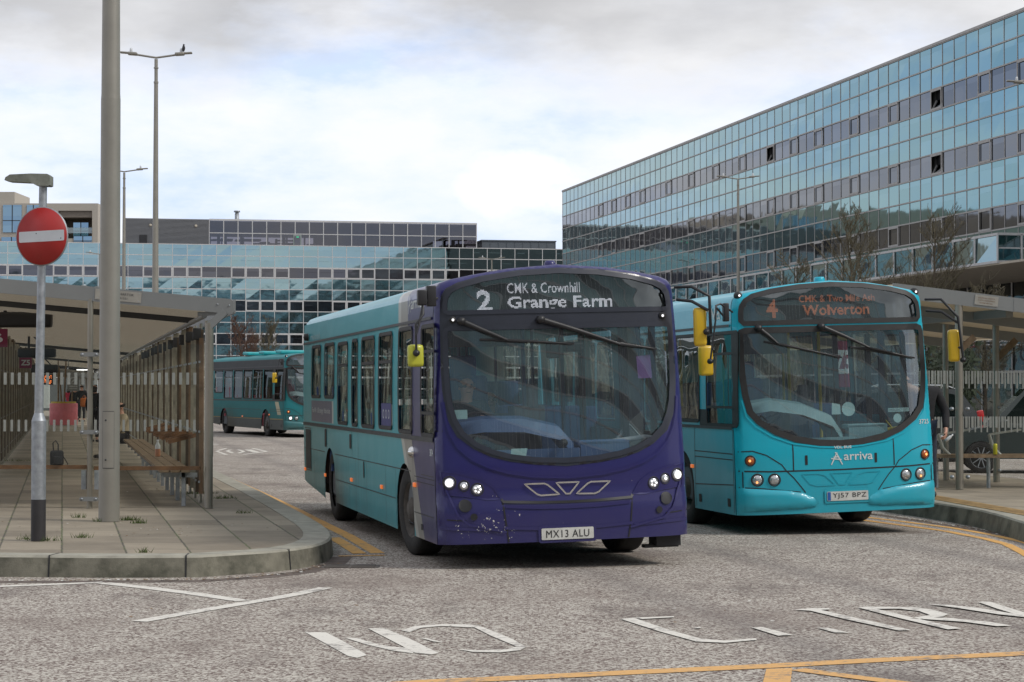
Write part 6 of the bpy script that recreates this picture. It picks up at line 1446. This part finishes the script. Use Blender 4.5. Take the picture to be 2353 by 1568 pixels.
car('silver car in the far right row behind the dark estate', (cx(2300, 66), 68, 0), rad(0), (.3, .32, .34), 1.75, 4.4)
# low wall and timber fence behind the cars
m = MB(); m.box(0, 0, 0, 26, .4, .55); o = tag(m.build('low_wall', M_KERBF), 'low dark wall behind the parked cars at the right', 'wall'); o.location = (cx(2150, 74), 74, 0)
# ------------------------------------------------------------------ bare trees
M_BARK = mat('brown_bark', (.085, .065, .045), .9, var=.35, sc=8); M_TWIG = mat('mossy_twigs', (.13, .112, .07), .9, var=.4, sc=20); M_TWIGR = mat('reddish_twigs', (.14, .075, .05), .9)
def bare_tree(label, loc, h, spread, twig, seed, levels=4, dense=1.0, upright=.5):
    rnd = random.Random(seed); t = thing('bare_tree', label, 'tree', loc, (0, 0, 0), 'leafless trees')
    tr = MB(); cr = MB()
    def grow(p, d, l, r, lev):
        n = 6 if lev == 0 else 4; pts = [p]; dd = d.copy(); q = p
        for i in range(n):
            dd = (dd+Vector((rnd.uniform(-1, 1), rnd.uniform(-1, 1), rnd.uniform(-.1, .9)*upright))*(.07 if lev == 0 else .17)).normalized(); q = q+dd*l/n; pts.append(q)
        rs_ = [max(.008, r*(1-(.85 if lev == 0 else .5)*i/n)) for i in range(n+1)]
        (tr if lev == 0 else cr).tube(pts, rs_, 8 if lev < 1 else 5 if lev < 2 else 3, False)
        if lev >= levels: return
        k = int((24 if lev == 0 else 6 if lev == 1 else 4)*dense)
        for i in range(k):
            f = (.20 if lev == 0 else .15)+(.78 if lev == 0 else .85)*(i+rnd.random()*.6)/k; f = min(f, .99); j = int(f*n); b = pts[j].lerp(pts[j+1], f*n-j)
            a = rnd.random()*6.28; out_ = Vector((math.cos(a), math.sin(a), 0))
            if lev == 0: e_ = (out_*spread+Vector((0, 0, .75))).normalized(); ln_ = h*(.40-.27*f)*rnd.uniform(.75, 1.1)
            else: e_ = (dd*.9+out_*.75+Vector((0, 0, .2))).normalized(); ln_ = l*rnd.uniform(.35, .6)
            grow(b, e_, ln_, max(r*(.34 if lev == 0 else .5)*(1-.45*f), .0065), lev+1)
    grow(Vector((0, 0, 0)), Vector((0, 0, 1)), h*.96, .12*h/9, 0)
    tr.build('trunk', M_BARK, t); cr.build('crown', twig, t); return t
def tree_at(px, pytop, d, label, spread=.75, twig=M_TWIG, seed=1, **k):
    q = D(px, pytop, d); return bare_tree(label, (q.x, d, 0), (q.z)*.97, spread, twig, seed, **k)
tree_at(1985, 480, 84, 'tall bare mossy tree above the centre of the turquoise bus roof', .6, seed=3, upright=1.0)
tree_at(2140, 492, 82, 'bare mossy tree above the right corner of the turquoise bus', .75, seed=5, upright=.9)
tree_at(1822, 585, 98, 'shorter sparse bare tree nearest the twin lamp post, left of the mossy pair', .75, M_TWIG, 8, levels=4)
tree_at(556, 728, 118, 'reddish bare tree before the centre block above the far teal bus', .6, M_TWIGR, 11)
tree_at(614, 735, 121, 'bare tree with green-brown twigs right of the reddish tree', .6, M_TWIG, 14)
tree_at(2262, 650, 76, 'dark bushy tree beside the station entrance at the right', .9, M_TWIG, 19, dense=1.2)
# shrub bank behind the right shelter
m = MB(); rnd = random.Random(4)
for i in range(5200):
    x = rnd.uniform(cx(2120, 70), cx(2200, 70)); y = rnd.uniform(66, 72); zz = abs(rnd.gauss(0, 1))*1.6+.2
    if zz > 4.6 or noise.noise(Vector((x*1.2, y, zz*1.2))) < -.12: continue
    d = Vector((rnd.gauss(0, 1), rnd.gauss(0, 1), rnd.gauss(0, 1))).normalized()*.16; e_ = d.orthogonal().normalized()*.07; c = Vector((x, y, zz)); m.add([c-d, c+e_, c+d, c-e_], [(0, 1, 2, 3)], False)
tag(m.build('evergreen_shrub', mat('dark_leaves', (.03, .042, .02), .8, var=.4, sc=3)), 'dark evergreen shrub behind the right shelter, left of its posts', 'shrub')

# stop flag Z3 seen through the turquoise bus
f0 = D(1936, 845, 32.5)
t = thing('stop_sign', 'maroon bus stop flag lettered Z3 on a pole, seen through the turquoise bus windscreen', 'sign', (f0.x, 32.5, RZ), group='maroon stop letter signs')
m = MB(); m.tube([(.17, 0, 0), (.17, 0, 2.35)], .03, 10); m.build('pole', M_POST, t)
m = MB(); m.mat(0).box(-.14, -.02, 1.55, .14, .02, 2.25); m.mat(1); vs, fs = fit(text2d('Z3', 1, .03), -.12, 1.75, .12, 2.12); m.add([(x, -.024, y) for x, y in vs], fs, False); m.build('flag', [M_MAG, M_WHTS], t)

# litter and dead leaves in the gutters
m = MB(); rnd = random.Random(12)
def scatter(line, n, w, z):
    ln = gp(line, z)
    for i in range(n):
        k = rnd.randrange(len(ln)-1); a = Vector(ln[k]).lerp(Vector(ln[k+1]), rnd.random()); x, y = a.x+rnd.gauss(0, w), a.y+rnd.gauss(0, w*.6)
        r = rnd.uniform(.006, .022); t = rnd.random()*3; m.mat(rnd.choice((0, 0, 0, 1)))
        m.add([(x+r*math.cos(t+q), y+r*math.sin(t+q), z+.007+rnd.random()*.008) for q in (0, 1.4, 3.0, 4.6)], [(0, 1, 2, 3)], False)
scatter([(2000, 1181), (2120, 1198), (2240, 1216), (2353, 1241)], 260, .05, 0); scatter([(0, 1337), (256, 1335), (500, 1334), (680, 1317), (760, 1296)], 220, .05, 0)
scatter([(360, 1130), (400, 1120), (440, 1150)], 60, .25, KZ); scatter([(60, 1200), (400, 1230), (650, 1200)], 60, .4, KZ); scatter([(300, 1400), (1200, 1450), (2200, 1380)], 40, 1.2, 0)
tag(m.build('litter', [mat('dead_leaf_brown', (.16, .10, .05), .9, var=.4), mat('paper_scrap', (.55, .54, .5), .8)]), 'dead leaves and scraps of litter lying along the kerbs', 'litter', kind='stuff')
